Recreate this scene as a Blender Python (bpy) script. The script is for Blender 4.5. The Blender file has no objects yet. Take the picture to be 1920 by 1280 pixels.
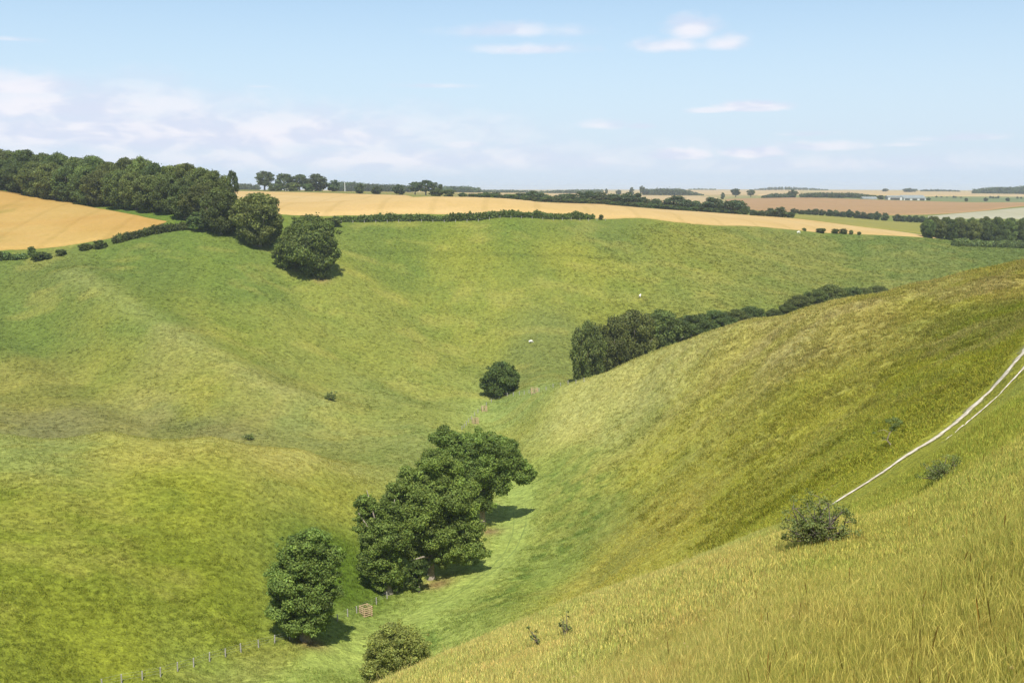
import bpy, math, random
import numpy as np
from mathutils import Vector, Matrix

random.seed(7)
RNG = np.random.default_rng(11)
SC = bpy.context.scene
COL = SC.collection

# ------------------------------------------------------------------ camera
F = 1968.0
TH = math.atan(285.0 / F)
ST, CT = math.sin(TH), math.cos(TH)
cam_d = bpy.data.cameras.new('camera')
cam_d.sensor_width = 36.0
cam_d.lens = F / 1920.0 * 36.0
cam_d.clip_start = 0.3
cam_d.clip_end = 60000
cam = bpy.data.objects.new('camera', cam_d)
COL.objects.link(cam)
cam.location = (0, 0, 0)
cam.rotation_euler = (math.pi / 2 - TH, 0, 0)
SC.camera = cam


def aq(u, v):
    """photo bearing -> (X/Y, drop/Y)"""
    x = (u - 960.0) / F
    y = (640.0 - v) / F
    Y = CT + y * ST
    return x / Y, (ST - y * CT) / Y


# ------------------------------------------------------------------ noise
def _hash(ix, iy, seed):
    h = (ix.astype(np.int64) * 374761393 + iy.astype(np.int64) * 668265263 + seed * 1442695041) & 0xFFFFFFFF
    h = ((h ^ (h >> 13)) * 1274126177) & 0xFFFFFFFF
    h = h ^ (h >> 16)
    return (h & 0xFFFF) / 32767.5 - 1.0


def vnoise(x, y, seed=0):
    ix = np.floor(x); iy = np.floor(y)
    fx = x - ix; fy = y - iy
    fx = fx * fx * fx * (fx * (fx * 6 - 15) + 10); fy = fy * fy * fy * (fy * (fy * 6 - 15) + 10)
    a = _hash(ix, iy, seed); b = _hash(ix + 1, iy, seed)
    c = _hash(ix, iy + 1, seed); d = _hash(ix + 1, iy + 1, seed)
    return (a * (1 - fx) + b * fx) * (1 - fy) + (c * (1 - fx) + d * fx) * fy


def fbm(x, y, seed=0, octv=4):
    s = 0; amp = 1.0; t = 0
    for k in range(octv):
        s = s + amp * vnoise(x * 2 ** k + 13.7 * k, y * 2 ** k + 5.1 * k, seed + k)
        t += amp; amp *= 0.5
    return s / t


def sstep(x, a, b):
    t = np.clip((x - a) / (b - a), 0, 1)
    return t * t * (3 - 2 * t)


# ------------------------------------------------------------------ terrain heights
HC = 4.5      # camera above the near bank
CP = []       # (a, depth, drop/depth)


def cp(u, *vd):
    for v, d in vd:
        a, q = aq(u, v)
        CP.append((a, d, q))


# near bank: a steep tilted slope running down to the left and away
for d in (4, 9, 16, 26, 38):
    for a in (-1.1, -0.7, -0.35, -0.1, 0.1, 0.3, 0.5, 0.75, 1.1):
        if a < 0 and d > 26:
            continue
        CP.append((a, d, HC / d + 0.345 - 0.42 * max(a, -0.5)))
# brow of the near bank
for u, v, d in ((640, 1322, 42), (730, 1280, 44), (850, 1226, 46), (960, 1182, 48), (1080, 1132, 51), (1200, 1092, 54), (1310, 1052, 58),
                (1440, 996, 65)):
    cp(u, (v, d))
cp(1550, (952, 72), (900, 100), (800, 135), (700, 165), (620, 190), (573, 210))
cp(1635, (900, 80)); cp(1776, (805, 94)); cp(1858, (732, 101))
cp(1700, (950, 50), (1050, 28), (854, 85), (780, 110), (700, 140), (620, 168), (570, 190), (539, 203))
cp(1920, (900, 30), (760, 62), (664, 105), (630, 125), (580, 152), (530, 177), (489, 195))
cp(2300, (700, 62), (560, 105), (500, 135), (440, 165), (390, 195), (400, 260), (420, 400), (440, 600))
cp(1300, (1040, 110), (950, 140), (850, 175), (750, 208), (680, 233), (640, 245))
cp(1100, (1105, 138), (1050, 155), (1000, 172), (900, 204), (800, 242), (740, 266), (714, 277))
cp(1200, (1060, 122), (1000, 150), (900, 185), (800, 220), (720, 248), (679, 260))
cp(1400, (980, 105), (900, 132), (800, 165), (700, 200), (640, 222), (607, 232))
for u, v, d in ((1040, 731, 288), (1150, 697, 268), (1250, 660, 252), (1350, 623, 238), (1500, 585, 218), (1600, 562, 208),
                (1800, 515, 200)):
    cp(u, (v, d))
cp(985, (753, 300))
# ground falling away behind the shoulder
for u, v, d in ((1100, 714, 277), (1200, 679, 260), (1300, 640, 245), (1400, 607, 232), (1500, 585, 218), (1600, 562, 208), (1700, 539, 203), (1800, 515, 200), (1920, 489, 195)):
    cp(u, (v + 5, d * 1.09), (v + 22, d * 1.22))
# valley floor
cp(960, (1150, 132), (1090, 156), (1000, 188), (940, 212), (880, 240), (800, 288), (765, 305))
cp(938, (742, 332), (700, 356), (650, 377), (560, 412), (480, 443), (414, 472))
cp(800, (1250, 126), (1150, 147), (1085, 166), (1000, 184), (930, 206), (860, 240), (800, 275), (750, 315), (700, 345), (600, 392), (500, 436), (414, 472))
cp(700, (1280, 122), (1200, 137), (1140, 152), (1060, 168), (980, 184), (910, 206), (874, 226), (845, 250), (800, 278))
cp(572, (1200, 130), (1120, 146), (1000, 166), (900, 190), (846, 208), (858, 232), (830, 252))
cp(620, (750, 300), (640, 352), (524, 400), (415, 470))
cp(500, (1280, 116), (1220, 126))
cp(400, (1340, 105), (1262, 119), (1180, 128), (1100, 138), (1000, 152), (900, 174), (819, 202), (850, 226), (806, 255), (750, 278), (600, 342), (500, 388), (430, 425), (385, 600), (360, 900))
cp(200, (1320, 108), (1200, 119), (1100, 130), (1000, 146), (900, 168), (809, 198), (850, 224), (797, 256), (700, 298), (600, 338), (480, 396), (450, 412), (392, 480), (370, 650), (360, 900))
cp(0, (1280, 104), (1100, 124), (1000, 140), (900, 162), (814, 192), (850, 220), (803, 250), (700, 300), (600, 342), (540, 370), (480, 400), (420, 455), (357, 530), (355, 900))
cp(-450, (1280, 100), (1000, 138), (800, 190), (840, 220), (790, 250), (700, 300), (600, 342), (480, 400), (355, 530), (353, 900))
# far wall of the valley and the plateau
cp(1060, (712, 338), (660, 368), (600, 396), (500, 438), (450, 462), (413.5, 486), (398, 620))
cp(1300, (560, 425), (500, 462), (450, 500), (420, 533), (408, 640))
cp(1000, (413, 478), (395, 620))
cp(1450, (429, 585))
cp(1680, (446, 632))
cp(860, (413, 473), (390, 620))
cp(740, (414, 472))
cp(1200, (706, 300), (694, 345), (600, 405), (520, 442), (460, 472), (416, 505))
cp(1400, (640, 300), (622, 385), (560, 432), (500, 482), (426, 565))
cp(1600, (600, 300), (580, 430), (530, 484), (480, 552), (441, 622))
cp(1750, (560, 300), (562, 440), (500, 522), (450, 642))
cp(1920, (530, 300), (532, 450), (482, 600), (466, 660), (455, 700), (435, 900), (412, 1000), (390, 1150), (380, 1700), (376, 2000), (366, 2600), (361, 3500), (358, 6000), (356.5, 14000))
cp(600, (385, 650), (362, 900), (359.5, 1300), (358, 2000), (357, 4000), (356.3, 7000), (355.8, 14000))
cp(760, (385, 650), (366, 890), (362, 1300), (359, 2000), (357, 4000), (356.3, 7000), (355.8, 14000))
cp(900, (388, 640), (371.5, 870), (374, 1000), (366, 1500), (361, 2500), (358, 4000), (356.5, 7000), (355.8, 14000))
cp(1140, (398, 640), (384.5, 850), (389, 1000), (374, 1300), (366, 2000), (361.5, 3000), (357.5, 5000), (355.8, 14000))
cp(1300, (407, 680), (396.5, 820), (399, 950), (388, 1200), (378, 1600), (368, 2200), (362, 3000), (356.5, 4200), (355.5, 7000), (355.5, 14000))
cp(1500, (420, 680), (411.5, 755), (408, 850), (402, 960), (400, 1050), (396, 1150), (371, 1700), (366, 2200), (360, 3000), (356.5, 4200), (355.8, 7000), (355.5, 14000))
cp(1700, (437.5, 675), (430, 760), (417, 960), (413, 1050), (402, 1150), (375, 1700), (371, 2000), (364, 2600), (358.5, 3500), (357, 6000), (356, 14000))
cp(2300, (430, 900), (400, 1150), (380, 1700), (366, 2600), (360, 5000), (356, 14000))
cp(200, (358, 1500), (357, 4000), (356, 14000))
cp(-450, (356, 1500), (356, 4000), (356, 14000))

CP = np.array(CP)
PA = CP[:, 0] * 2.6
PB = np.log(CP[:, 1])
PV = CP[:, 2] - HC / CP[:, 1]


def _phi(r2):
    return 0.5 * r2 * np.log(np.maximum(r2, 1e-12))


_n = len(CP)
_K = _phi((PA[:, None] - PA[None]) ** 2 + (PB[:, None] - PB[None]) ** 2)
_lam = 2.0e-5 * np.minimum(1.0, (200.0 / CP[:, 1]) ** 1.5)
_K += np.diag(_lam)
_P = np.stack([np.ones(_n), PA, PB], 1)
_A = np.block([[_K, _P], [_P.T, np.zeros((3, 3))]])
_W = np.linalg.solve(_A, np.concatenate([PV, np.zeros(3)]))


def rbf(a, lb):
    shp = a.shape
    a = a.ravel() * 2.6; lb = lb.ravel()
    out = np.zeros(a.size)
    for s in range(0, a.size, 20000):
        aa = a[s:s + 20000]; bb = lb[s:s + 20000]
        r2 = (aa[:, None] - PA[None]) ** 2 + (bb[:, None] - PB[None]) ** 2
        out[s:s + 20000] = _phi(r2) @ _W[:_n] + _W[_n] + _W[_n + 1] * aa + _W[_n + 2] * bb
    return out.reshape(shp)


# grid in bearing x log-depth
def _axis(spec):
    xs = []
    for lo, hi, n in spec:
        xs.append(np.linspace(lo, hi, n, endpoint=False))
    return np.concatenate(xs + [np.array([spec[-1][1]])])


GA = _axis([(-1.1, -0.56, 46), (-0.56, 0.56, 520), (0.56, 1.1, 46)])
GB = _axis([(math.log(1.2), math.log(30), 60), (math.log(30), math.log(520), 560), (math.log(520), math.log(14000), 190)])
AA, BB = np.meshgrid(GA, GB)          # rows depth, cols bearing
YY = np.exp(BB)
XX = AA * YY
Q = rbf(AA, BB) + HC / YY
ZZ = -Q * YY


def seg_dist(px, py, pts):
    best = np.full(px.shape, 1e9)
    for (x0, y0), (x1, y1) in zip(pts[:-1], pts[1:]):
        dx, dy = x1 - x0, y1 - y0
        t = np.clip(((px - x0) * dx + (py - y0) * dy) / (dx * dx + dy * dy), 0, 1)
        best = np.minimum(best, np.hypot(px - x0 - t * dx, py - y0 - t * dy))
    return best


def gxy(u, d):
    return ((u - 960) / F * d, d)


# low ridge and hollows on the left slope, hollow on the far wall
RIDGE = [gxy(130, 372), gxy(200, 352), gxy(320, 318), gxy(400, 302), gxy(490, 288), gxy(600, 285)]
ZZ += 4.0 * np.exp(-(seg_dist(XX, YY, RIDGE) / 13.0) ** 2)
RIDGE2 = [gxy(0, 318), gxy(80, 294), gxy(150, 272), gxy(230, 258)]
ZZ += 1.6 * np.exp(-(seg_dist(XX, YY, RIDGE2) / 8.0) ** 2)
TROUGH3 = [gxy(540, 392), gxy(620, 365), gxy(700, 340), gxy(780, 322)]
ZZ -= 2.2 * np.exp(-(seg_dist(XX, YY, TROUGH3) / 10.0) ** 2)
TROUGH = [gxy(20, 350), gxy(90, 310), gxy(170, 282), gxy(250, 263)]
ZZ -= 3.0 * np.exp(-(seg_dist(XX, YY, TROUGH) / 10.0) ** 2)
TROUGH2 = [gxy(700, 430), gxy(800, 390), gxy(900, 368), gxy(990, 352)]
ZZ -= 1.6 * np.exp(-(seg_dist(XX, YY, TROUGH2) / 12.0) ** 2)
# roughness of the turf
lump = sstep(YY, 55, 140) * (1 - sstep(YY, 480, 700))
ZZ += lump * (0.30 * fbm(XX / 22, YY / 22, 3, 3) + 0.16 * fbm(XX / 3.2, YY / 3.2, 9, 3))
# sheep terraces on the right-hand hill
hillmask = sstep(XX, 12, 60) * sstep(YY, 85, 120) * (1 - sstep(YY, 230, 300))
ZZ += hillmask * (0.30 * fbm(XX / 5.0, YY / 9.0, 31, 2) + 0.08 * np.sin(ZZ * 2.3 + 5 * fbm(XX / 14, YY / 14, 5, 2)))
ZZ += 0.5 * fbm(XX / 120, YY / 120, 77, 2) * sstep(YY, 500, 1500) * (1 + YY / 2500)


def Hz(x, y):
    """ground height at world x,y (bilinear in the grid)"""
    x = np.asarray(x, float); y = np.asarray(y, float)
    yc = np.clip(y, 1.21, 13990)
    a = np.clip(x / yc, GA[0], GA[-1] - 1e-6); b = np.log(yc)
    i = np.clip(np.searchsorted(GA, a) - 1, 0, len(GA) - 2)
    j = np.clip(np.searchsorted(GB, b) - 1, 0, len(GB) - 2)
    fa = (a - GA[i]) / (GA[i + 1] - GA[i]); fb = (b - GB[j]) / (GB[j + 1] - GB[j])
    z = (ZZ[j, i] * (1 - fa) + ZZ[j, i + 1] * fa) * (1 - fb) + (ZZ[j + 1, i] * (1 - fa) + ZZ[j + 1, i + 1] * fa) * fb
    return z


def hit(u, v, dmin=8.0, dmax=13000.0):
    """where the line of sight meets the ground; (x, y, z)"""
    a, q = aq(u, v)
    b = np.linspace(math.log(dmin), math.log(dmax), 4000)
    y = np.exp(b)
    z = Hz(a * y, y)
    k = np.nonzero(z >= -q * y)[0]
    if len(k) == 0:
        k = [int(np.argmin(np.abs(z / y + q)))]
    k = k[0]
    return float(a * y[k]), float(y[k]), float(z[k])


# ------------------------------------------------------------------ mesh helpers
def mesh_np(name, verts, faces, mats=(), tint=None, smooth=False, mi=None):
    """verts (n,3); faces (m,k) int"""
    me = bpy.data.meshes.new(name)
    verts = np.asarray(verts, np.float32); faces = np.asarray(faces, np.int32)
    m, k = faces.shape
    me.vertices.add(len(verts)); me.vertices.foreach_set('co', verts.ravel())
    me.loops.add(m * k); me.loops.foreach_set('vertex_index', faces.ravel())
    me.polygons.add(m)
    me.polygons.foreach_set('loop_start', np.arange(0, m * k, k, dtype=np.int32))
    me.polygons.foreach_set('loop_total', np.full(m, k, np.int32))
    if mi is not None:
        me.polygons.foreach_set('material_index', np.asarray(mi, np.int32))
    if smooth:
        me.polygons.foreach_set('use_smooth', np.ones(m, bool))
    for mt in mats:
        me.materials.append(mt)
    if tint is not None:
        at = me.attributes.new('tint', 'FLOAT_COLOR', 'POINT')
        c = np.ones((len(verts), 4), np.float32); c[:, :3] = tint
        at.data.foreach_set('color', c.ravel())
    me.update(); me.validate(clean_customdata=False)
    return me


def link(name, data, parent=None, loc=None):
    o = bpy.data.objects.new(name, data)
    COL.objects.link(o)
    if parent is not None:
        o.parent = parent
    if loc is not None:
        o.location = loc
    return o


def tag(o, label=None, cat=None, group=None, kind=None):
    if label and len(label.split()) > 16: print('LONG', label)
    if label: o['label'] = label
    if cat: o['category'] = cat
    if group: o['group'] = group
    if kind: o['kind'] = kind
    return o


class MB:
    """gathers simple shapes into one mesh (quads/tris/ngons)"""
    def __init__(s):
        s.v = []; s.f = []

    def add(s, vs, fs):
        n = len(s.v)
        s.v += [tuple(p) for p in vs]
        s.f += [tuple(i + n for i in f) for f in fs]

    def box(s, c, size, rot=None):
        hx, hy, hz = size[0] / 2, size[1] / 2, size[2] / 2
        pts = [Vector((x, y, z)) for z in (-hz, hz) for y in (-hy, hy) for x in (-hx, hx)]
        if rot is not None:
            pts = [rot @ p for p in pts]
        s.add([p + Vector(c) for p in pts], [(0, 2, 3, 1), (4, 5, 7, 6), (0, 1, 5, 4), (2, 6, 7, 3), (0, 4, 6, 2), (1, 3, 7, 5)])

    def tube(s, pts, rad, n=7):
        pts = [Vector(p) for p in pts]
        rings = []
        for i, p in enumerate(pts):
            d = (pts[min(i + 1, len(pts) - 1)] - pts[max(i - 1, 0)]).normalized()
            ax = d.orthogonal().normalized() if i == 0 else (ax - d * ax.dot(d)).normalized()
            bx = d.cross(ax)
            rings.append([p + (ax * math.cos(2 * math.pi * k / n) + bx * math.sin(2 * math.pi * k / n)) * rad[i] for k in range(n)])
        vs = [q for r in rings for q in r]
        fs = []
        for i in range(len(pts) - 1):
            for k in range(n):
                fs.append((i * n + k, i * n + (k + 1) % n, (i + 1) * n + (k + 1) % n, (i + 1) * n + k))
        fs.append(tuple(reversed(range(n)))); fs.append(tuple((len(pts) - 1) * n + k for k in range(n)))
        s.add(vs, fs)

    def mesh(s, name, mat, smooth=False):
        me = bpy.data.meshes.new(name)
        me.from_pydata(s.v, [], s.f)
        if mat: me.materials.append(mat)
        if smooth:
            me.polygons.foreach_set('use_smooth', [True] * len(me.polygons))
        me.update()
        return me


# ------------------------------------------------------------------ materials
def newmat(name):
    m = bpy.data.materials.new(name)
    m.use_nodes = True
    nt = m.node_tree
    nt.nodes.clear()
    return m, nt


class NT:
    def __init__(s, nt):
        s.nt = nt

    def n(s, typ, **kw):
        nd = s.nt.nodes.new(typ)
        for k, v in kw.items():
            setattr(nd, k, v)
        return nd

    def put(s, sock, val):
        if hasattr(val, 'node'):
            s.nt.links.new(val, sock)
        else:
            sock.default_value = val

    def math(s, op, a, b=0.0, c=0.0, clamp=False):
        nd = s.n('ShaderNodeMath', operation=op, use_clamp=clamp)
        s.put(nd.inputs[0], a); s.put(nd.inputs[1], b)
        if op in ('MULTIPLY_ADD', 'SMOOTH_MIN', 'COMPARE'): s.put(nd.inputs[2], c)
        return nd.outputs[0]

    def noise(s, vec, scale, detail=3.0, rough=0.55, dist=0.0, out='Fac'):
        nd = s.n('ShaderNodeTexNoise')
        s.put(nd.inputs['Vector'], vec)
        nd.inputs['Scale'].default_value = scale
        nd.inputs['Detail'].default_value = detail
        nd.inputs['Roughness'].default_value = rough
        nd.inputs['Distortion'].default_value = dist
        return nd.outputs[out]

    def ramp(s, fac, lo, hi, tlo=0.0, thi=1.0):
        nd = s.n('ShaderNodeMapRange', interpolation_type='SMOOTHSTEP')
        s.put(nd.inputs['Value'], fac)
        nd.inputs['From Min'].default_value = lo; nd.inputs['From Max'].default_value = hi
        nd.inputs['To Min'].default_value = tlo; nd.inputs['To Max'].default_value = thi
        return nd.outputs['Result']

    def mix(s, fac, a, b, blend='MIX'):
        nd = s.n('ShaderNodeMix', data_type='RGBA', blend_type=blend)
        s.put(nd.inputs[0], fac); s.put(nd.inputs[6], a); s.put(nd.inputs[7], b)
        return nd.outputs[2]

    def scale(s, vec, x, y, z):
        nd = s.n('ShaderNodeVectorMath', operation='MULTIPLY')
        s.put(nd.inputs[0], vec); nd.inputs[1].default_value = (x, y, z)
        return nd.outputs[0]


def c4(c):
    return (c[0], c[1], c[2], 1.0)


def surf(name, col, col2=None, scale=4.0, rough=0.85, bump=0.0, bscale=20.0, spec=0.2, detail=4.0):
    m, nt = newmat(name)
    b = NT(nt)
    geo = b.n('ShaderNodeNewGeometry')
    pr = b.n('ShaderNodeBsdfPrincipled')
    out = b.n('ShaderNodeOutputMaterial')
    if col2 is not None:
        f = b.ramp(b.noise(geo.outputs['Position'], scale, detail), 0.32, 0.68)
        b.put(pr.inputs['Base Color'], b.mix(f, c4(col), c4(col2)))
    else:
        pr.inputs['Base Color'].default_value = c4(col)
    pr.inputs['Roughness'].default_value = rough
    pr.inputs['Specular IOR Level'].default_value = spec
    if bump:
        bp = b.n('ShaderNodeBump')
        bp.inputs['Strength'].default_value = bump
        b.put(bp.inputs['Height'], b.noise(geo.outputs['Position'], bscale, 3))
        nt.links.new(bp.outputs[0], pr.inputs['Normal'])
    nt.links.new(pr.outputs[0], out.inputs[0])
    return m


def leafmat(name, trans=0.35, rv=0.35, rh=0.055):
    """foliage: tint attribute per leaf, random per plant"""
    m, nt = newmat(name)
    b = NT(nt)
    at = b.n('ShaderNodeAttribute', attribute_name='tint')
    oi = b.n('ShaderNodeObjectInfo')
    hs = b.n('ShaderNodeHueSaturation')
    b.put(hs.inputs['Hue'], b.math('MULTIPLY_ADD', oi.outputs['Random'], rh, 0.5 - rh / 2))
    r2 = b.math('FRACT', b.math('MULTIPLY', oi.outputs['Random'], 17.31))
    b.put(hs.inputs['Value'], b.math('MULTIPLY_ADD', r2, rv * 2, 1 - rv))
    b.put(hs.inputs['Color'], at.outputs['Color'])
    df = b.n('ShaderNodeBsdfPrincipled')
    b.put(df.inputs['Base Color'], hs.outputs[0])
    df.inputs['Roughness'].default_value = 0.62
    df.inputs['Specular IOR Level'].default_value = 0.25
    tr = b.n('ShaderNodeBsdfTranslucent')
    b.put(tr.inputs['Color'], b.mix(1.0, hs.outputs[0], (1.5, 1.45, 0.6, 1), 'MULTIPLY'))
    mx = b.n('ShaderNodeMixShader')
    mx.inputs[0].default_value = trans
    nt.links.new(df.outputs[0], mx.inputs[1]); nt.links.new(tr.outputs[0], mx.inputs[2])
    out = b.n('ShaderNodeOutputMaterial')
    nt.links.new(mx.outputs[0], out.inputs[0])
    return m


M_LEAF = leafmat('foliage', 0.38, 0.25, 0.045)
def blademat():
    """grass blades: tuft colour from the sward it grows in, varied per blade"""
    m, nt = newmat('grass_blades')
    b = NT(nt)
    at = b.n('ShaderNodeAttribute', attribute_name='tint')
    gc = b.n('ShaderNodeAttribute', attribute_name='gcol', attribute_type='INSTANCER')
    col = b.mix(1.0, at.outputs['Color'], gc.outputs['Color'], 'MULTIPLY')
    df = b.n('ShaderNodeBsdfDiffuse'); b.put(df.inputs['Color'], col)
    tr = b.n('ShaderNodeBsdfTranslucent'); b.put(tr.inputs['Color'], col)
    mx = b.n('ShaderNodeMixShader'); mx.inputs[0].default_value = 0.4
    nt.links.new(df.outputs[0], mx.inputs[1]); nt.links.new(tr.outputs[0], mx.inputs[2])
    out = b.n('ShaderNodeOutputMaterial'); nt.links.new(mx.outputs[0], out.inputs[0])
    return m


M_BLADE = blademat()
M_OAK = leafmat('oak_foliage', 0.38, 0.05, 0.012)
M_BARK = surf('bark', (0.17, 0.14, 0.11), (0.30, 0.26, 0.21), 3.0, 0.95, 0.6, 14)
M_TWIG = surf('twig', (0.10, 0.085, 0.07), (0.16, 0.13, 0.10), 8.0, 0.95)
M_POST = surf('weathered_post', (0.25, 0.235, 0.205), (0.37, 0.35, 0.31), 6.0, 0.9)
M_RAIL = surf('new_timber', (0.42, 0.29, 0.17), (0.52, 0.38, 0.24), 5.0, 0.8)
M_WIRE = surf('galvanised_wire', (0.30, 0.31, 0.31), None, rough=0.5)
M_CHALK = surf('chalk', (0.44, 0.37, 0.25), (0.66, 0.59, 0.47), 1.6, 0.95, 0.5, 8)
M_WOOL = surf('wool', (0.62, 0.58, 0.50), (0.72, 0.69, 0.62), 9.0, 0.95, 0.5, 30)
M_SKIN = surf('sheep_face', (0.50, 0.46, 0.40), None, rough=0.8)
M_BARNWALL = surf('barn_wall', (0.50, 0.50, 0.48), (0.44, 0.44, 0.42), 0.3, 0.8)
M_BARNROOF = surf('barn_roof', (0.17, 0.19, 0.19), (0.21, 0.23, 0.22), 0.3, 0.8)
M_BAY_SHADE = surf('painted_bay_shade', (0.05, 0.05, 0.05), None)
M_WHITE = surf('white_paint', (0.78, 0.78, 0.76), None, rough=0.5)


def grassmat():
    m, nt = newmat('meadow_grass')
    b = NT(nt)
    geo = b.n('ShaderNodeNewGeometry'); P = geo.outputs['Position']
    at = b.n('ShaderNodeAttribute', attribute_name='tint')
    big = b.ramp(b.noise(P, 0.030, 5, 0.6, 0.4), 0.33, 0.67)
    mid = b.ramp(b.noise(P, 0.16, 4, 0.65, 0.6), 0.32, 0.68)
    sml = b.ramp(b.noise(P, 0.85, 4, 0.7), 0.28, 0.72)
    fin = b.noise(P, 4.5, 3, 0.7)
    col = b.mix(b.math('MULTIPLY', big, 0.28), at.outputs['Color'], b.mix(1.0, at.outputs['Color'], (1.32, 1.16, 0.8, 1), 'MULTIPLY'))
    col = b.mix(b.math('MULTIPLY', mid, 0.30), col, b.mix(1.0, col, (0.72, 0.84, 0.80, 1), 'MULTIPLY'))
    k = b.math('MULTIPLY_ADD', sml, 0.50, 0.75)
    k = b.math('MULTIPLY', k, b.math('MULTIPLY_ADD', fin, 1.2, 0.40))
    k = b.math('MULTIPLY', k, b.math('MULTIPLY_ADD', b.noise(P, 0.55, 5, 0.85), 1.2, 0.42))
    cmb = b.n('ShaderNodeCombineColor')
    for i in range(3): b.put(cmb.inputs[i], k)
    col = b.mix(1.0, col, cmb.outputs[0], 'MULTIPLY')
    pr = b.n('ShaderNodeBsdfPrincipled')
    b.put(pr.inputs['Base Color'], col)
    pr.inputs['Roughness'].default_value = 1.0
    pr.inputs['Specular IOR Level'].default_value = 0.05
    bp = b.n('ShaderNodeBump')
    bp.inputs['Strength'].default_value = 0.9; bp.inputs['Distance'].default_value = 0.7
    h = b.math('ADD', b.noise(P, 0.75, 4, 0.7), b.math('MULTIPLY', b.noise(P, 3.2, 2), 0.35))
    b.put(bp.inputs['Height'], h)
    nt.links.new(bp.outputs[0], pr.inputs['Normal'])
    out = b.n('ShaderNodeOutputMaterial')
    nt.links.new(pr.outputs[0], out.inputs[0])
    return m


M_GRASS = grassmat()


def cropmat(name, c1, c2, c3=None, row=(1.0, 0.25), s=0.02):
    m, nt = newmat(name)
    b = NT(nt)
    geo = b.n('ShaderNodeNewGeometry'); P = geo.outputs['Position']
    f = b.ramp(b.noise(b.scale(P, row[0], row[1], 1), s, 5, 0.6, 0.5), 0.3, 0.7)
    col = b.mix(f, c4(c1), c4(c2))
    if c3:
        g = b.ramp(b.noise(b.scale(P, row[1], row[0], 1), s * 1.7, 4, 0.6, 1.0), 0.58, 0.75)
        col = b.mix(b.math('MULTIPLY', g, 0.7), col, c4(c3))
    wv = b.n('ShaderNodeTexWave', wave_type='BANDS', bands_direction='X')
    b.put(wv.inputs['Vector'], b.scale(P, 0.8, 0.6, 0)); wv.inputs['Scale'].default_value = 0.016; wv.inputs['Distortion'].default_value = 0.6
    tl = b.ramp(wv.outputs['Fac'], 0.93, 1.0)
    col = b.mix(b.math('MULTIPLY', tl, 0.3), col, b.mix(1.0, col, (0.72, 0.74, 0.62, 1), 'MULTIPLY'))
    pat = b.ramp(b.noise(P, 0.045, 5, 0.7, 0.8), 0.35, 0.7)
    col = b.mix(b.math('MULTIPLY', pat, 0.5), col, b.mix(1.0, col, (0.84, 0.86, 0.74, 1), 'MULTIPLY'))
    fine = b.noise(P, 0.7, 3, 0.7)
    k = b.math('MULTIPLY_ADD', fine, 0.4, 0.8)
    cmb = b.n('ShaderNodeCombineColor')
    for i in range(3): b.put(cmb.inputs[i], k)
    col = b.mix(1.0, col, cmb.outputs[0], 'MULTIPLY')
    pr = b.n('ShaderNodeBsdfPrincipled')
    b.put(pr.inputs['Base Color'], col)
    pr.inputs['Roughness'].default_value = 1.0
    pr.inputs['Specular IOR Level'].default_value = 0.05
    out = b.n('ShaderNodeOutputMaterial')
    nt.links.new(pr.outputs[0], out.inputs[0])
    return m


# ------------------------------------------------------------------ ground sheet
# grass colour regions: (u, v, dmin, colour, reach)
def srgb(r, g, b_, k=1.0):
    def f(c):
        c /= 255.0
        return (c / 12.92 if c <= 0.04045 else ((c + 0.055) / 1.055) ** 2.4) * k
    return (f(r), f(g), f(b_))


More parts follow.
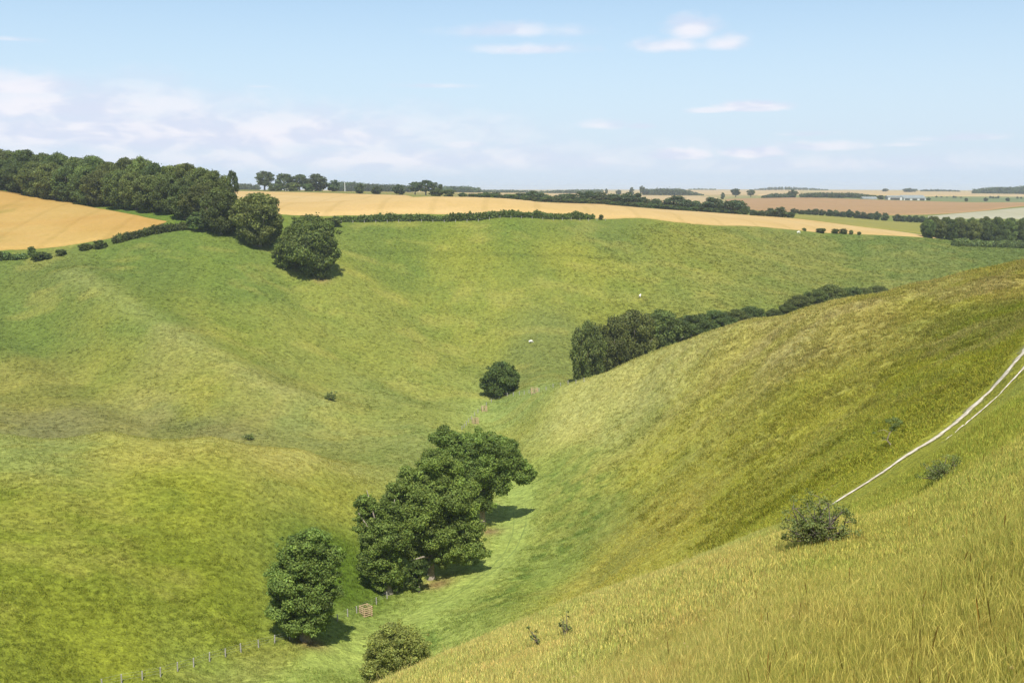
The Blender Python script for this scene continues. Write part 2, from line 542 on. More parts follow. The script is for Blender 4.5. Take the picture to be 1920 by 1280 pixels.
GK = 0.44
ZONES = [
    # far wall
    (900, 600, 60, srgb(146, 162, 66)), (900, 480, 60, srgb(140, 158, 62)), (1100, 500, 60, srgb(146, 162, 64)), (1100, 440, 200, srgb(118, 142, 62)),
    (1300, 470, 200, srgb(138, 154, 64)), (1500, 480, 260, srgb(136, 152, 68)), (1700, 490, 260, srgb(128, 150, 68)), (1880, 478, 300, srgb(116, 142, 62)),
    (1600, 445, 300, srgb(112, 140, 60)), (750, 440, 200, srgb(114, 140, 58)), (700, 600, 60, srgb(142, 160, 68)), (1000, 660, 150, srgb(128, 148, 70)),
    (1330, 540, 300, srgb(140, 158, 70)), (950, 430, 200, srgb(116, 142, 58)),
    # left slope
    (450, 500, 150, srgb(118, 146, 60)), (300, 500, 150, srgb(108, 136, 58)), (100, 530, 150, srgb(116, 138, 62)), (40, 620, 150, srgb(112, 140, 58)),
    (300, 600, 150, srgb(118, 144, 56)), (450, 650, 150, srgb(140, 160, 64)), (320, 640, 150, srgb(150, 162, 78)), (480, 715, 150, srgb(158, 168, 84)),
    (200, 700, 150, srgb(138, 154, 62)), (80, 720, 150, srgb(140, 152, 66)), (350, 740, 150, srgb(150, 164, 68)), (600, 800, 215, srgb(150, 168, 84)),
    (400, 800, 235, srgb(146, 156, 84)), (300, 795, 235, srgb(148, 158, 84)), (100, 795, 235, srgb(140, 150, 84)), (700, 760, 215, srgb(150, 170, 80)), (560, 640, 150, srgb(146, 164, 70)),
    # left spur
    (60, 830, 90, srgb(140, 158, 70)), (300, 840, 90, srgb(158, 166, 66)), (550, 850, 90, srgb(168, 172, 74)), (350, 930, 90, srgb(138, 154, 46)),
    (100, 1000, 90, srgb(126, 146, 42)), (350, 1060, 90, srgb(118, 136, 36)), (150, 1180, 90, srgb(124, 142, 40)), (420, 1180, 90, srgb(118, 138, 38)), (620, 930, 90, srgb(148, 160, 58)), (640, 1080, 90, srgb(92, 122, 32)),
    # valley floor
    (720, 1200, 90, srgb(140, 160, 82)), (450, 1262, 90, srgb(132, 148, 76)), (850, 1130, 90, srgb(140, 160, 80)), (900, 1080, 90, srgb(150, 164, 84)), (960, 980, 90, srgb(152, 166, 86)), (1000, 1080, 90, srgb(134, 152, 72)), (1080, 980, 90, srgb(138, 150, 72)),
    (950, 830, 90, srgb(146, 156, 78)), (960, 770, 90, srgb(140, 158, 84)), (760, 850, 200, srgb(150, 170, 84)), (1020, 900, 90, srgb(138, 154, 74)),
    # right-hand hill
    (1100, 780, 90, srgb(158, 156, 84)), (1200, 720, 90, srgb(156, 154, 84)), (1250, 850, 90, srgb(156, 154, 64)), (1350, 760, 90, srgb(154, 152, 68)), (1450, 660, 90, srgb(158, 150, 84)), (1500, 760, 90, srgb(146, 144, 56)),
    (1600, 620, 90, srgb(152, 144, 72)), (1750, 570, 90, srgb(142, 138, 58)), (1850, 620, 90, srgb(116, 122, 36)), (1880, 540, 90, srgb(140, 132, 62)), (1750, 700, 90, srgb(136, 136, 46)), (1400, 880, 90, srgb(148, 148, 52)), (1250, 980, 90, srgb(156, 150, 62)), (1150, 1060, 90, srgb(158, 152, 66)),
    (1600, 840, 75, srgb(140, 142, 50)),
    # near bank
    (1300, 1120, 8, srgb(176, 160, 74)), (1700, 1000, 8, srgb(168, 156, 66)), (1800, 1200, 8, srgb(160, 148, 60)), (1000, 1240, 8, srgb(182, 166, 80)), (1880, 800, 8, srgb(152, 146, 52)),
]
zc = []
for u, v, dm, c in ZONES:
    x, y, z = hit(u, v, dm)
    if dm == 8: g = (1.75, 1.85, 1.5)
    elif u > 1080 and dm in (75, 90): g = (2.22, 2.18, 2.5)
    elif dm == 90 and u < 700 and not (u in (450,) and v > 1250): g = (1.66, 1.42, 2.0)
    elif dm == 90: g = (1.85, 1.70, 1.75)
    else: g = (1.36, 1.14, 1.38)
    zc.append((x / y * 2.6, math.log(y), c[0] * g[0], c[1] * g[1], c[2] * g[2]))
# plateau and distance
for u, d, c in ((0, 450, (120, 148, 60)), (300, 470, (120, 148, 60)), (600, 560, (120, 146, 60)), (1000, 560, (120, 146, 60)), (1900, 700, (130, 150, 70)),
                (300, 1200, (150, 150, 80)), (900, 1200, (170, 160, 95)), (1500, 1000, (150, 158, 80)), (1300, 1300, (205, 185, 130)), (1700, 2000, (150, 160, 100)), (1700, 3200, (215, 195, 140)),
                (1300, 3000, (220, 195, 140)), (900, 2500, (215, 190, 130)), (600, 5000, (200, 180, 130)), (1700, 6000, (205, 185, 140))):
    x, y = gxy(u, d)
    zc.append((x / y * 2.6, math.log(y), *srgb(*c)))
zc = np.array(zc)
wsum = np.zeros(AA.shape); tint = np.zeros(AA.shape + (3,))
wob = 0.05 * fbm(XX / 25, YY / 25, 41, 3); wob2 = 0.05 * fbm(XX / 25, YY / 25, 47, 3)
for a_, b_, r_, g_, bl_ in zc:
    d2 = (AA * 2.6 + wob - a_) ** 2 + ((BB + wob2 - b_) * 1.3) ** 2
    w = 1.0 / (d2 + 0.002) ** 2
    wsum += w
    tint += w[..., None] * np.array((r_, g_, bl_))
tint = tint / wsum[..., None] * GK
# near bank meets the hill beyond along a definite brow: keep its straw colour on its own side
# grey-green nettle beds, terracettes and bare earth
def blend(mask, c):
    global tint
    tint = tint * (1 - mask[..., None]) + np.array(c) * mask[..., None]


NET = [hit(u, v, 235)[:2] for u, v in ((250, 800), (330, 800), (430, 806), (520, 822), (600, 832))]
blend(0.28 * np.exp(-(seg_dist(XX, YY, NET) / 5.0) ** 2) * (0.5 + 0.5 * sstep(fbm(XX / 4, YY / 4, 71, 3), -0.3, 0.3)), srgb(122, 130, 88, GK * 1.25))
spk = sstep(fbm(XX / 2.2, YY / 3.4, 91, 3), 0.22, 0.55)
blend(hillmask * spk * 0.35, srgb(108, 106, 36, GK * 1.3))
spk2 = sstep(fbm(XX / 16, YY / 10, 97, 4), -0.12, 0.4)
blend(hillmask * spk2 * 0.42, srgb(172, 158, 108, GK * 1.5))
spk3 = sstep(fbm(XX / 9, YY / 12, 197, 4), 0.1, 0.5)
blend(hillmask * spk3 * 0.35, srgb(160, 162, 50, GK * 1.5))
allm = sstep(YY, 90, 140) * (1 - sstep(YY, 600, 700))
blend(allm * sstep(fbm(XX / 16, YY / 9, 207, 4), 0.08, 0.5) * 0.34, srgb(186, 178, 92, GK * 1.2))
blend(allm * sstep(fbm(XX / 14, YY / 18, 217, 4), 0.12, 0.55) * 0.22, srgb(112, 142, 60, GK * 1.15))
lush = np.exp(-(seg_dist(XX, YY, [hit(u, v, 90)[:2] for u, v in ((820, 1190), (940, 1110), (1050, 1030), (1110, 950), (1060, 880))]) / 8.0) ** 2)
blend(lush * sstep(fbm(XX / 2.2, YY / 2.6, 15, 3), -0.1, 0.4) * 0.6, srgb(100, 130, 54, GK * 1.35))
STRIP = [hit(u, v, 90)[:2] for u, v in ((968, 890), (972, 950), (966, 1000), (930, 1055), (860, 1112), (760, 1178), (640, 1240), (540, 1290))]
sd_ = seg_dist(XX, YY, STRIP)
blend(0.8 * np.exp(-(sd_ / 4.2) ** 4), srgb(152, 166, 86, GK * 1.75))
CREST = [gxy(u, d)[:2] for u, d in ((-60, 188), (100, 192), (250, 195), (400, 198), (520, 203), (640, 214))]
blend(0.40 * np.exp(-(seg_dist(XX, YY, CREST) / 7.0) ** 2), srgb(178, 174, 100, GK * 1.6))
blend(0.22 * np.exp(-(seg_dist(XX, YY, RIDGE) / 5.0) ** 2), srgb(178, 178, 110, GK * 1.5))
# plough line across the far wall
LN = [hit(u, v, 200)[:2] for u, v in ((640, 468), (780, 473), (1000, 480), (1180, 486))]
blend(0.30 * np.exp(-(seg_dist(XX, YY, LN) / 1.2) ** 2), srgb(60, 84, 34, GK))
for u, v, rr in ((575, 1203, 2.0), (815, 1096, 2.6), (912, 996, 2.4), (600, 522, 3.0)):
    x, y, z = hit(u, v, 90)
    blend(0.75 * np.exp(-(np.hypot(XX - x - .5, YY - y) / rr) ** 2), srgb(176, 140, 104, 0.5))
# grey sward rim on the plateau edge
ny, nx = AA.shape
vid = np.arange(ny * nx).reshape(ny, nx)
faces = np.stack([vid[:-1, :-1], vid[:-1, 1:], vid[1:, 1:], vid[1:, :-1]], -1).reshape(-1, 4)
gv = np.stack([XX, YY, ZZ], -1).reshape(-1, 3)
ground = link('ground', mesh_np('ground', gv, faces, [M_GRASS], tint.reshape(-1, 3), True))
tag(ground, kind='structure')


# ------------------------------------------------------------------ fields (standing crops, sheets over the ground)
def field(name, near, far, mat, rise=0.5, dn=200, df=300, nu=160, nv=24):
    N = [hit(u, v, dn) for u, v in near]; Fp = [hit(u, v, df) for u, v in far]
    an = np.array([p[0] / p[1] for p in N]); yn = np.log([p[1] for p in N])
    af = np.array([p[0] / p[1] for p in Fp]); yf = np.log([p[1] for p in Fp])
    lo = max(an[0], af[0]); hi = min(an[-1], af[-1])
    a = np.linspace(lo, hi, nu)
    bn = np.interp(a, an, yn); bf = np.maximum(np.interp(a, af, yf), bn + 1e-4)
    t = np.linspace(0, 1, nv)[:, None]
    B = bn * (1 - t) + bf * t
    Y = np.exp(B); X = a * Y
    Z = Hz(X, Y) + rise
    g = np.stack([X, Y, Z], -1)
    # skirt
    lowr = g[0].copy(); lowr[:, 2] -= rise + 0.6
    topr = g[-1].copy(); topr[:, 2] -= rise + 0.6
    g = np.concatenate([lowr[None], g, topr[None]], 0)
    vidx = np.arange(g.shape[0] * nu).reshape(g.shape[0], nu)
    fc = np.stack([vidx[:-1, :-1], vidx[:-1, 1:], vidx[1:, 1:], vidx[1:, :-1]], -1).reshape(-1, 4)
    o = link(name, mesh_np(name, g.reshape(-1, 3), fc, [mat], None, True))
    tag(o, kind='structure')
    return o


WK = 0.42
M_WHEAT1 = cropmat('wheat_near', srgb(226, 178, 98, WK), srgb(234, 196, 118, WK), srgb(170, 158, 72, WK), (0.4, 1.0), 0.02)
M_WHEAT2 = cropmat('wheat_main', srgb(248, 208, 136, WK), srgb(252, 216, 150, WK), None, (0.2, 1.0), 0.02)
M_OLIVE = cropmat('olive_crop', srgb(188, 178, 92, WK), srgb(172, 170, 84, WK), None, (0.3, 1.0), 0.02)
M_BROWN = cropmat('brown_crop', srgb(206, 166, 118, WK), srgb(214, 172, 124, WK), srgb(196, 164, 112, WK), (0.1, 1.0), 0.01)
M_PALE = cropmat('pale_crop', srgb(214, 206, 172, WK), srgb(222, 216, 186, WK), None, (0.3, 1.0), 0.01)
M_TAN = cropmat('tan_stubble', srgb(240, 206, 148, WK), srgb(232, 204, 156, WK), None, (0.2, 1.0), 0.004)
M_GREENF = cropmat('green_crop', srgb(142, 156, 100, WK), srgb(152, 160, 108, WK), None, (0.2, 1.0), 0.006)

field('wheat_field', [(-500, 475), (0, 470), (100, 464), (200, 449), (260, 435), (312, 417)], [(-500, 360), (0, 359), (100, 373), (200, 395), (270, 409), (312, 417)], M_WHEAT1, 0.45, 330, 380)
field('wheat_field', [(380, 400), (520, 402), (640, 404), (900, 403), (1140, 411), (1300, 420.5), (1500, 432), (1640, 440.5), (1790, 450)],
      [(380, 359), (460, 359), (600, 362), (760, 366.5), (900, 372), (1040, 379), (1140, 385), (1300, 397), (1400, 403.5), (1500, 411.5), (1600, 424.5), (1720, 440), (1790, 450)], M_WHEAT2, 0.4, 420, 440, 260, 30)
field('crop_field', [(1440, 406), (1500, 411), (1600, 424), (1730, 440.5)], [(1440, 402.5), (1500, 403), (1600, 409), (1730, 419)], M_OLIVE, 0.4, 690, 740)
field('ripe_field', [(1360, 392), (1480, 398.5), (1600, 402.5), (1700, 403), (1790, 400), (1860, 394), (2000, 386)], [(1360, 374), (1400, 372.5), (1440, 372), (1640, 375), (1740, 378), (2000, 382.5)], M_BROWN, 0.6, 1040, 1200)
field('pale_field', [(1740, 412), (1920, 412), (2050, 412)], [(1740, 406), (1800, 400.5), (1860, 395.5), (1920, 390), (2050, 386)], M_PALE, 0.5, 980, 1000)
field('stubble_field', [(880, 371), (1000, 374), (1180, 373)], [(880, 363), (1000, 364), (1180, 364)], M_TAN, 0.8, 1100, 1300)
field('stubble_field', [(1190, 379), (1300, 384), (1345, 384)], [(1190, 367), (1300, 368), (1345, 371)], M_TAN, 0.8, 1200, 1400)
field('stubble_field', [(1290, 366), (1420, 367), (1500, 366)], [(1290, 357.2), (1420, 357.2), (1500, 357.6)], M_TAN, 1.5, 1900, 2400)
field('stubble_field', [(1540, 365), (1700, 368.5), (1920, 369), (2050, 369)], [(1540, 358.3), (1700, 359.6), (1920, 362), (2050, 362)], M_TAN, 1.5, 2050, 2400)
field('green_field', [(1738, 377), (1920, 379.5), (2050, 380)], [(1738, 371), (1920, 372), (2050, 372)], M_GREENF, 0.6, 1720, 1800)


# ------------------------------------------------------------------ chalk tracks
def ribbon(name, pts, w0, mat, lift=0.03, wob=0.15, kind='structure', taper=None):
    P = np.array(pts, float)
    seg = np.hypot(np.diff(P[:, 0]), np.diff(P[:, 1])); s = np.concatenate([[0], np.cumsum(seg)])
    n = max(12, int(s[-1] / 0.25))
    t = np.linspace(0, s[-1], n)
    x = np.interp(t, s, P[:, 0]); y = np.interp(t, s, P[:, 1])
    for _ in range(60):      # smooth corners
        x[1:-1] = (x[:-2] + 2 * x[1:-1] + x[2:]) / 4; y[1:-1] = (y[:-2] + 2 * y[1:-1] + y[2:]) / 4
    dx = np.gradient(x); dy = np.gradient(y); L = np.hypot(dx, dy)
    nx_, ny_ = -dy / L, dx / L
    w = w0 * (1 + wob * fbm(t / 1.3, t * 0, 5, 3))
    if taper is not None:
        w = w * np.interp(t / s[-1], [p[0] for p in taper], [p[1] for p in taper])
    cols = []
    for k in (-0.5, -0.2, 0.2, 0.5):
        xx = x + nx_ * w * k; yy = y + ny_ * w * k
        cols.append(np.stack([xx, yy, Hz(xx, yy) + lift * np.clip(w / (0.6 * w0), 0, 1) * (1 if abs(k) < .4 else 0.5) - 0.05 * (1 - np.clip(w / (0.3 * w0), 0, 1))], -1))
    g = np.stack(cols, 1)
    vidx = np.arange(n * 4).reshape(n, 4)
    fc = np.stack([vidx[:-1, :-1], vidx[:-1, 1:], vidx[1:, 1:], vidx[1:, :-1]], -1).reshape(-1, 4)
    o = link(name, mesh_np(name, g.reshape(-1, 3), fc, [mat], None, True))
    if kind: tag(o, kind=kind)
    return o


RUT1 = [hit(u, v, 55)[:2] for u, v in ((1532, 962), (1556, 948), (1600, 921), (1635, 900), (1687, 864), (1740, 831), (1776, 805), (1818, 769), (1858, 732), (1890, 696), (1920, 662), (1950, 620), (1985, 570))]
RUT2 = [hit(u, v, 55)[:2] for u, v in ((1650, 908), (1690, 882), (1722, 860), (1756, 837), (1815, 791), (1858, 755), (1892, 721), (1920, 691), (1950, 650), (1985, 600))]
ribbon('chalk_track', RUT1, 0.88, M_CHALK, 0.16, 0.55, taper=[(0, 0.0), (0.05, 0.3), (0.2, 0.9), (1, 1.0)])
ribbon('chalk_track', RUT2, 0.42, M_CHALK, 0.15, 1.2, taper=[(0, 0.0), (0.12, 0.05), (0.3, 0.35), (0.5, 0.9), (1, 1.3)])
M_VERGE = surf('trodden_verge', srgb(176, 164, 100, GK * 1.2), srgb(150, 152, 74, GK * 1.3), 1.4, 1.0)
ribbon('track_verge', RUT1, 1.5, M_VERGE, 0.08, 0.9, taper=[(0, 0.0), (0.25, 0.8), (1, 1.0)])
M_RUT = surf('flattened_grass', tuple(c for c in srgb(122, 140, 64, GK * 1.45)), tuple(srgb(142, 156, 80, GK * 1.65)), 1.5, 1.0)
for pl in (((983, 935), (987, 960), (986, 985), (968, 1028), (930, 1068), (886, 1097), (800, 1150), (720, 1196)), ((962, 945), (964, 975), (962, 1000), (947, 1036), (912, 1072), (870, 1101), (790, 1148), (710, 1190))):
    ribbon('wheel_rut', [hit(u, v, 90)[:2] for u, v in pl], 0.30, M_RUT, 0.07, 0.9, taper=[(0, 0.0), (0.25, 0.8), (0.6, 0.9), (1, 0.0)])
M_SHEEPWAY = surf('trodden_grass', srgb(190, 168, 112, GK), srgb(170, 150, 84, GK), 1.2, 1.0)
for pl, w in ((((1228, 1090), (1300, 1058), (1360, 1030), (1436, 998)), 0.5), (((1440, 985), (1520, 935), (1570, 905), (1625, 872)), 0.55)):
    ribbon('sheep_path', [hit(u, v, 48)[:2] for u, v in pl], w, M_SHEEPWAY, 0.06, 1.0)


# ------------------------------------------------------------------ foliage
def leaves(lobes, size, cover, rng, base, var=0.35, flat=0.8, inner=0.55, up=0.15, maxn=90000):
    """lobes: (x,y,z,rx,ry,rz); leaf rhombs spread over the skins of the lobes -> verts, faces, tint"""
    V = []; T = []
    for (x, y, z, rx, ry, rz) in lobes:
        area = 4 * math.pi * ((rx * ry) ** 1.6 / 3 + (rx * rz) ** 1.6 / 3 + (ry * rz) ** 1.6 / 3) ** (1 / 1.6)
        n = int(cover * area / (size * size))
        if n < 8: n = 8
        d = rng.normal(size=(n, 3)); d /= np.linalg.norm(d, axis=1)[:, None]
        rr = inner + (1.06 - inner) * rng.random(n) ** 0.55 + (rng.random(n) < 0.10) * rng.random(n) * 0.35
        # bumpy skin: clumps of shoots
        k = np.sin(d[:, 0] * 5 + x * 3.1 + z) * np.sin(d[:, 1] * 5 + y * 2.3) * np.sin(d[:, 2] * 5.5 + z * 1.7)
        rr = rr * (1 + 0.25 * k)
        c = d * rr[:, None] * np.array((rx, ry, rz)) + np.array((x, y, z))
        nrm = d * 0.9 + rng.normal(size=(n, 3)) * 0.7
        nrm[:, 2] += up
        nrm /= np.linalg.norm(nrm, axis=1)[:, None]
        t = np.cross(nrm, rng.normal(size=(n, 3))); t /= np.linalg.norm(t, axis=1)[:, None]
        w = np.cross(nrm, t)
        s = size * (0.65 + 0.7 * rng.random(n))[:, None]
        V.append(np.stack([c - t * s, c - w * s * 0.62 + t * s * 0.1, c + t * s, c + w * s * 0.62 + t * s * 0.1], 1))
        lobev = 1 + 0.18 * rng.normal()
        tv = lobev * (1 + var * (rng.random(n) - 0.5) * 2)
        hue = rng.random(n)
        col = np.array(base)[None] * tv[:, None] * (1 + np.stack([0.25 * (hue - .5), 0.05 * (hue - .5), -0.2 * (hue - .5)], 1))
        T.append(np.repeat(np.clip(col, 0.002, 1), 4, 0))
    V = np.concatenate(V).reshape(-1, 3); T = np.concatenate(T)
    Fc = np.arange(len(V)).reshape(-1, 4)
    return V, Fc, T


def crown_lobes(rng, w, h, z0, n, lr=0.30, dome=0.6, fill=0.25):
    """lobes inside a domed envelope w wide, from z0 to h"""
    out = []
    R = w / 2; H = h - z0
    k = 0
    while len(out) < n and k < n * 40:
        k += 1
        d = rng.normal(size=3); d /= np.linalg.norm(d)
        zc_ = z0 + H * (0.46 + 0.54 * d[2] * 0.80)
        prof = 1.0 if d[2] > 0 else (0.75 + 0.25 * dome)
        rad = R * (1 - lr * 0.75)
        s = (1 - fill * rng.random())
        x = d[0] * rad * s * prof; y = d[1] * rad * s * prof
        r = R * lr * (0.75 + 0.6 * rng.random())
        rz = r * (0.62 + 0.25 * rng.random()) * min(1.3, H / w * 1.15)
        if zc_ + rz > h: zc_ = h - rz
        if zc_ - rz < z0 * 0.7: zc_ = z0 * 0.7 + rz
        if any((x - o[0]) ** 2 + (y - o[1]) ** 2 + (zc_ - o[2]) ** 2 < (0.55 * r) ** 2 for o in out): continue
        out.append((x, y, zc_, r, r, rz))
    # heart of the crown
    out.append((0, 0, z0 + H * 0.48, R * 0.55, R * 0.55, H * 0.36))
    return out


def trunk_mesh(name, rng, h, w, z0, thick, mat, limbs=5):
    m = MB()
    top = h * 0.62
    lean = (rng.normal() * 0.02 * h, rng.normal() * 0.02 * h)
    m.tube([(0, 0, -0.04 * h), (0, 0, 0.015 * h), (lean[0] * .3, lean[1] * .3, z0 * 0.7), (lean[0], lean[1], top * 0.6), (lean[0] * 1.6, lean[1] * 1.6, top)],
           [thick * 1.7, thick * 1.3, thick, thick * 0.72, thick * 0.3], 9)
    for i in range(limbs):
        a = 2 * math.pi * (i + rng.random() * 0.6) / limbs
        zs = z0 * 0.6 + (top - z0 * 0.6) * (0.1 + 0.6 * rng.random())
        L = w * (0.24 + 0.16 * rng.random())
        p0 = Vector((lean[0] * zs / top, lean[1] * zs / top, zs))
        d = Vector((math.cos(a), math.sin(a), 0))
        m.tube([p0, p0 + d * L * 0.4 + Vector((0, 0, L * 0.22)), p0 + d * L * 0.8 + Vector((0, 0, L * 0.38)), p0 + d * L * 1.1 + Vector((0, 0, L * 0.7))],
               [thick * 0.5, thick * 0.36, thick * 0.22, thick * 0.08], 6)
    return m.mesh(name, mat, True)


G_OAK = (0.160, 0.220, 0.046)
G_DARK = (0.0816, 0.1176, 0.0264)
G_WOOD = (0.11, 0.1375, 0.035)
G_HEDGE = (0.096, 0.1296, 0.0336)
G_FAR = (0.0682, 0.0946, 0.0374)
G_THORN = (0.235, 0.265, 0.065)


def proto(seed, kind):
    """unit plant: height 1, width 1; returns (crown mesh, trunk mesh)"""
    rng = np.random.default_rng(seed)
    if kind == 'tree':
        lob = crown_lobes(rng, 1.0, 1.0, 0.04, 110, 0.17, fill=0.30)
        v, f, t = leaves(lob, 0.019, 0.8, rng, G_WOOD)
        tr = trunk_mesh('trunk', rng, 1.0, 1.0, 0.12, 0.030, M_BARK)
    elif kind == 'open':
        lob = crown_lobes(rng, 1.0, 1.0, 0.26, 45, 0.19)
        v, f, t = leaves(lob, 0.034, 0.8, rng, G_FAR)
        tr = trunk_mesh('trunk', rng, 1.0, 1.0, 0.3, 0.035, M_BARK)
    elif kind == 'far':
        lob = crown_lobes(rng, 1.0, 1.0, 0.04, 34, 0.23)
        v, f, t = leaves(lob, 0.05, 0.8, rng, G_FAR)
        tr = trunk_mesh('trunk', rng, 1.0, 1.0, 0.1, 0.03, M_BARK, 3)
    else:  # shrub
        lob = crown_lobes(rng, 1.0, 1.0, 0.0, 28, 0.25)
        v, f, t = leaves(lob, 0.045, 0.9, rng, G_HEDGE)
        tr = trunk_mesh('stem', rng, 0.8, 0.7, 0.1, 0.025, M_TWIG, 4)
    return mesh_np('crown', v, f, [M_LEAF], t), tr


PROTO = {k: [proto(100 + 7 * i + sd, k) for i in range(n)] for k, n, sd in (('tree', 5, 0), ('open', 3, 50), ('far', 4, 90), ('shrub', 4, 130))}
_pi = [0]


def plant(name, u, wpx, vtop, d, kind, label, cat, group=None, sink=0.3, x=None, parts=True, squash=1.0):
    """stands a plant on the ground so that it spans wpx and reaches vtop as seen in the photo"""
    a, q = aq(u, vtop)
    X, Y = a * d, d
    z = float(Hz(X, Y)) - sink
    hgt = max(-q * d - z, 0.6)
    w = max(wpx * d / F * math.hypot(1, 0), 0.4)
    _pi[0] += 1
    cm, tm = PROTO[kind][_pi[0] % len(PROTO[kind])]
    r = link(name, None, None, (X, Y, z))
    r.empty_display_size = 0.5
    r.rotation_euler = (0, 0, random.random() * 6.28)
    r.scale = (w, w * squash, hgt)
    link('crown', cm, r)
    link('trunk' if kind != 'shrub' else 'stem', tm, r)
    tag(r, label, cat, group)
    return r


ORD = ['first', 'second', 'third', 'fourth', 'fifth', 'sixth', 'seventh', 'eighth', 'ninth', 'tenth', 'eleventh', 'twelfth', 'thirteenth',
       'fourteenth', 'fifteenth', 'sixteenth', 'seventeenth', 'eighteenth', 'nineteenth', 'twentieth', 'twenty-first', 'twenty-second',
       'twenty-third', 'twenty-fourth', 'twenty-fifth', 'twenty-sixth', 'twenty-seventh', 'twenty-eighth', 'twenty-ninth', 'thirtieth']


# ---- the near oaks, each crown from its own lobes
def big_tree(name, ub, d, ells, label, cat, seed, base=G_OAK, leaf=0.145, thick=0.55, cover=0.85, limbs=16, group=None, sub=5, zb=None):
    rng = np.random.default_rng(seed)
    a, _ = aq(ub, 700)
    X, Y = gxy(ub, d)[0], d
    vb = None
    # true bearing at the base
    z = float(Hz(X, Y))
    for _ in range(3):
        q = -z / Y
        yy = (ST - q * CT) / (CT + q * ST)      # invert aq for v
        x = (ub - 960) / F
        X = x / (CT + yy * ST) * Y
        z = float(Hz(X, Y))
    root = link(name, None, None, (X, Y, z))
    lob = []
    for (u, v, ru, rv) in ells:
        a, q = aq(u, v)
        ru *= 1.12; rv *= 1.12
        cx, cz = a * Y - X, -q * Y - z
        sx, sz = ru * Y / F, rv * Y / F
        sy = sx * 0.9
        n = max(10, int(sub * 2.6 * (ru / 25.0) ** 1.6))
        for i in range(n):
            dd = rng.normal(size=3); dd /= np.linalg.norm(dd)
            r = sx * (0.19 + 0.17 * rng.random())
            s = 0.55 + 0.45 * rng.random()
            if i % 4 == 3: r *= 0.5; s = 1.0 + 0.06 * rng.random()
            lob.append((cx + dd[0] * max(sx - r, 0) * s, dd[1] * max(sy - r, 0) * s + rng.normal() * sx * 0.12, cz + dd[2] * max(sz - r * .75, 0) * s, r, r, r * (0.62 + 0.2 * rng.random())))
        lob.append((cx, 0, cz, sx * 0.55, sy * 0.55, sz * 0.55))
    v, f, t = leaves(lob, leaf, cover, rng, base)
    link('crown', mesh_np('crown', v, f, [M_OAK], t), root)
    # trunk and limbs reaching into the lobes
    m = MB()
    zt = np.mean([l[2] for l in lob]); xt = np.mean([l[0] for l in lob])
    m.tube([(0, 0, -0.6), (0, 0, 0.15), (xt * 0.05, 0, 1.2), (xt * 0.35, 0, zt * 0.55), (xt * 0.8, 0, zt), (xt, 0, zt * 1.35)],
           [thick * 1.9, thick * 1.35, thick, thick * 0.8, thick * 0.5, thick * 0.15], 10)
    for i in range(limbs):
        l = lob[int(rng.integers(len(lob)))]
        zs = zt * (0.35 + 0.5 * rng.random())
        p0 = Vector((xt * 0.35 * zs / max(zt * .55, .1), 0, zs)); p1 = Vector(l[:3])
        mid = p0.lerp(p1, 0.5) + Vector((rng.normal() * .4, rng.normal() * .4, 0.5)); p1 = p0.lerp(p1, 1.12)
        m.tube([p0, mid, p1], [thick * 0.42, thick * 0.28, thick * 0.08], 7)
    link('trunk', m.mesh('trunk', M_BARK, True), root)
    tag(root, label, cat, group)
    return root


big_tree('oak_tree', 572, 130, [(590, 1018, 40, 34), (555, 1035, 42, 32), (618, 1040, 32, 30), (545, 1085, 48, 40), (595, 1075, 42, 36), (540, 1140, 42, 36), (590, 1140, 44, 34), (628, 1108, 22, 20), (570, 1165, 50, 20), (520, 1100, 24, 34), (572, 1118, 56, 40), (575, 1058, 50, 36)],
         'tall oak standing alone beside the post fence at lower left, pale trunk base showing', 'tree', 1)
big_tree('oak_tree', 808, 166, [(820, 880, 44, 40), (775, 905, 36, 38), (850, 930, 52, 44), (795, 965, 56, 46), (865, 985, 44, 34), (885, 1032, 36, 26), (830, 1008, 46, 30), (745, 935, 30, 36), (772, 1000, 44, 40), (760, 965, 40, 34), (850, 1030, 46, 28), (810, 930, 60, 44), (770, 1030, 34, 26), (832, 1042, 34, 22), (880, 1010, 34, 36), (808, 985, 56, 46)],
         'big spreading oak with pale trunk in the middle of the valley clump of oaks', 'tree', 2, leaf=0.165)
big_tree('oak_tree', 728, 159, [(690, 945, 28, 24), (725, 955, 34, 34), (682, 985, 24, 38), (705, 1030, 46, 40), (740, 1015, 38, 38), (712, 1062, 42, 32), (688, 1055, 28, 36), (742, 1078, 28, 28), (715, 990, 44, 44), (722, 1088, 28, 18)],
         'dense oak forming the left side of the clump, its branches hanging low over the fence', 'tree', 3, leaf=0.17, base=(0.150, 0.205, 0.042))
big_tree('oak_tree', 905, 195, [(835, 822, 34, 26), (900, 832, 44, 28), (945, 850, 40, 36), (975, 885, 32, 22), (875, 870, 46, 38), (925, 895, 46, 34), (860, 905, 40, 32), (895, 935, 42, 24), (900, 868, 62, 46), (850, 855, 44, 44), (935, 868, 50, 36), (985, 900, 20, 12)],
         'large oak at the top of the clump reaching over the grass track', 'tree', 4, leaf=0.18, base=(0.142, 0.205, 0.042))
big_tree('holly_bush', 786, 160, [(786, 1065, 24, 24), (780, 1086, 20, 18)], 'small rounded bush growing in front of the spreading oak trunk in the clump', 'bush', 5, leaf=0.2, thick=0.15, base=G_DARK, limbs=3)
big_tree('hawthorn_bush', 742, 113, [(748, 1193, 46, 24), (712, 1208, 34, 28), (782, 1205, 28, 26), (718, 1242, 44, 28), (775, 1236, 34, 28), (698, 1262, 26, 18), (738, 1178, 28, 14), (755, 1258, 44, 20), (742, 1222, 56, 40)],
         'broad olive-green hawthorn bush below the grassy brow at the bottom of the photo', 'bush', 6, leaf=0.10, thick=0.2, base=G_THORN, cover=0.6, limbs=22)
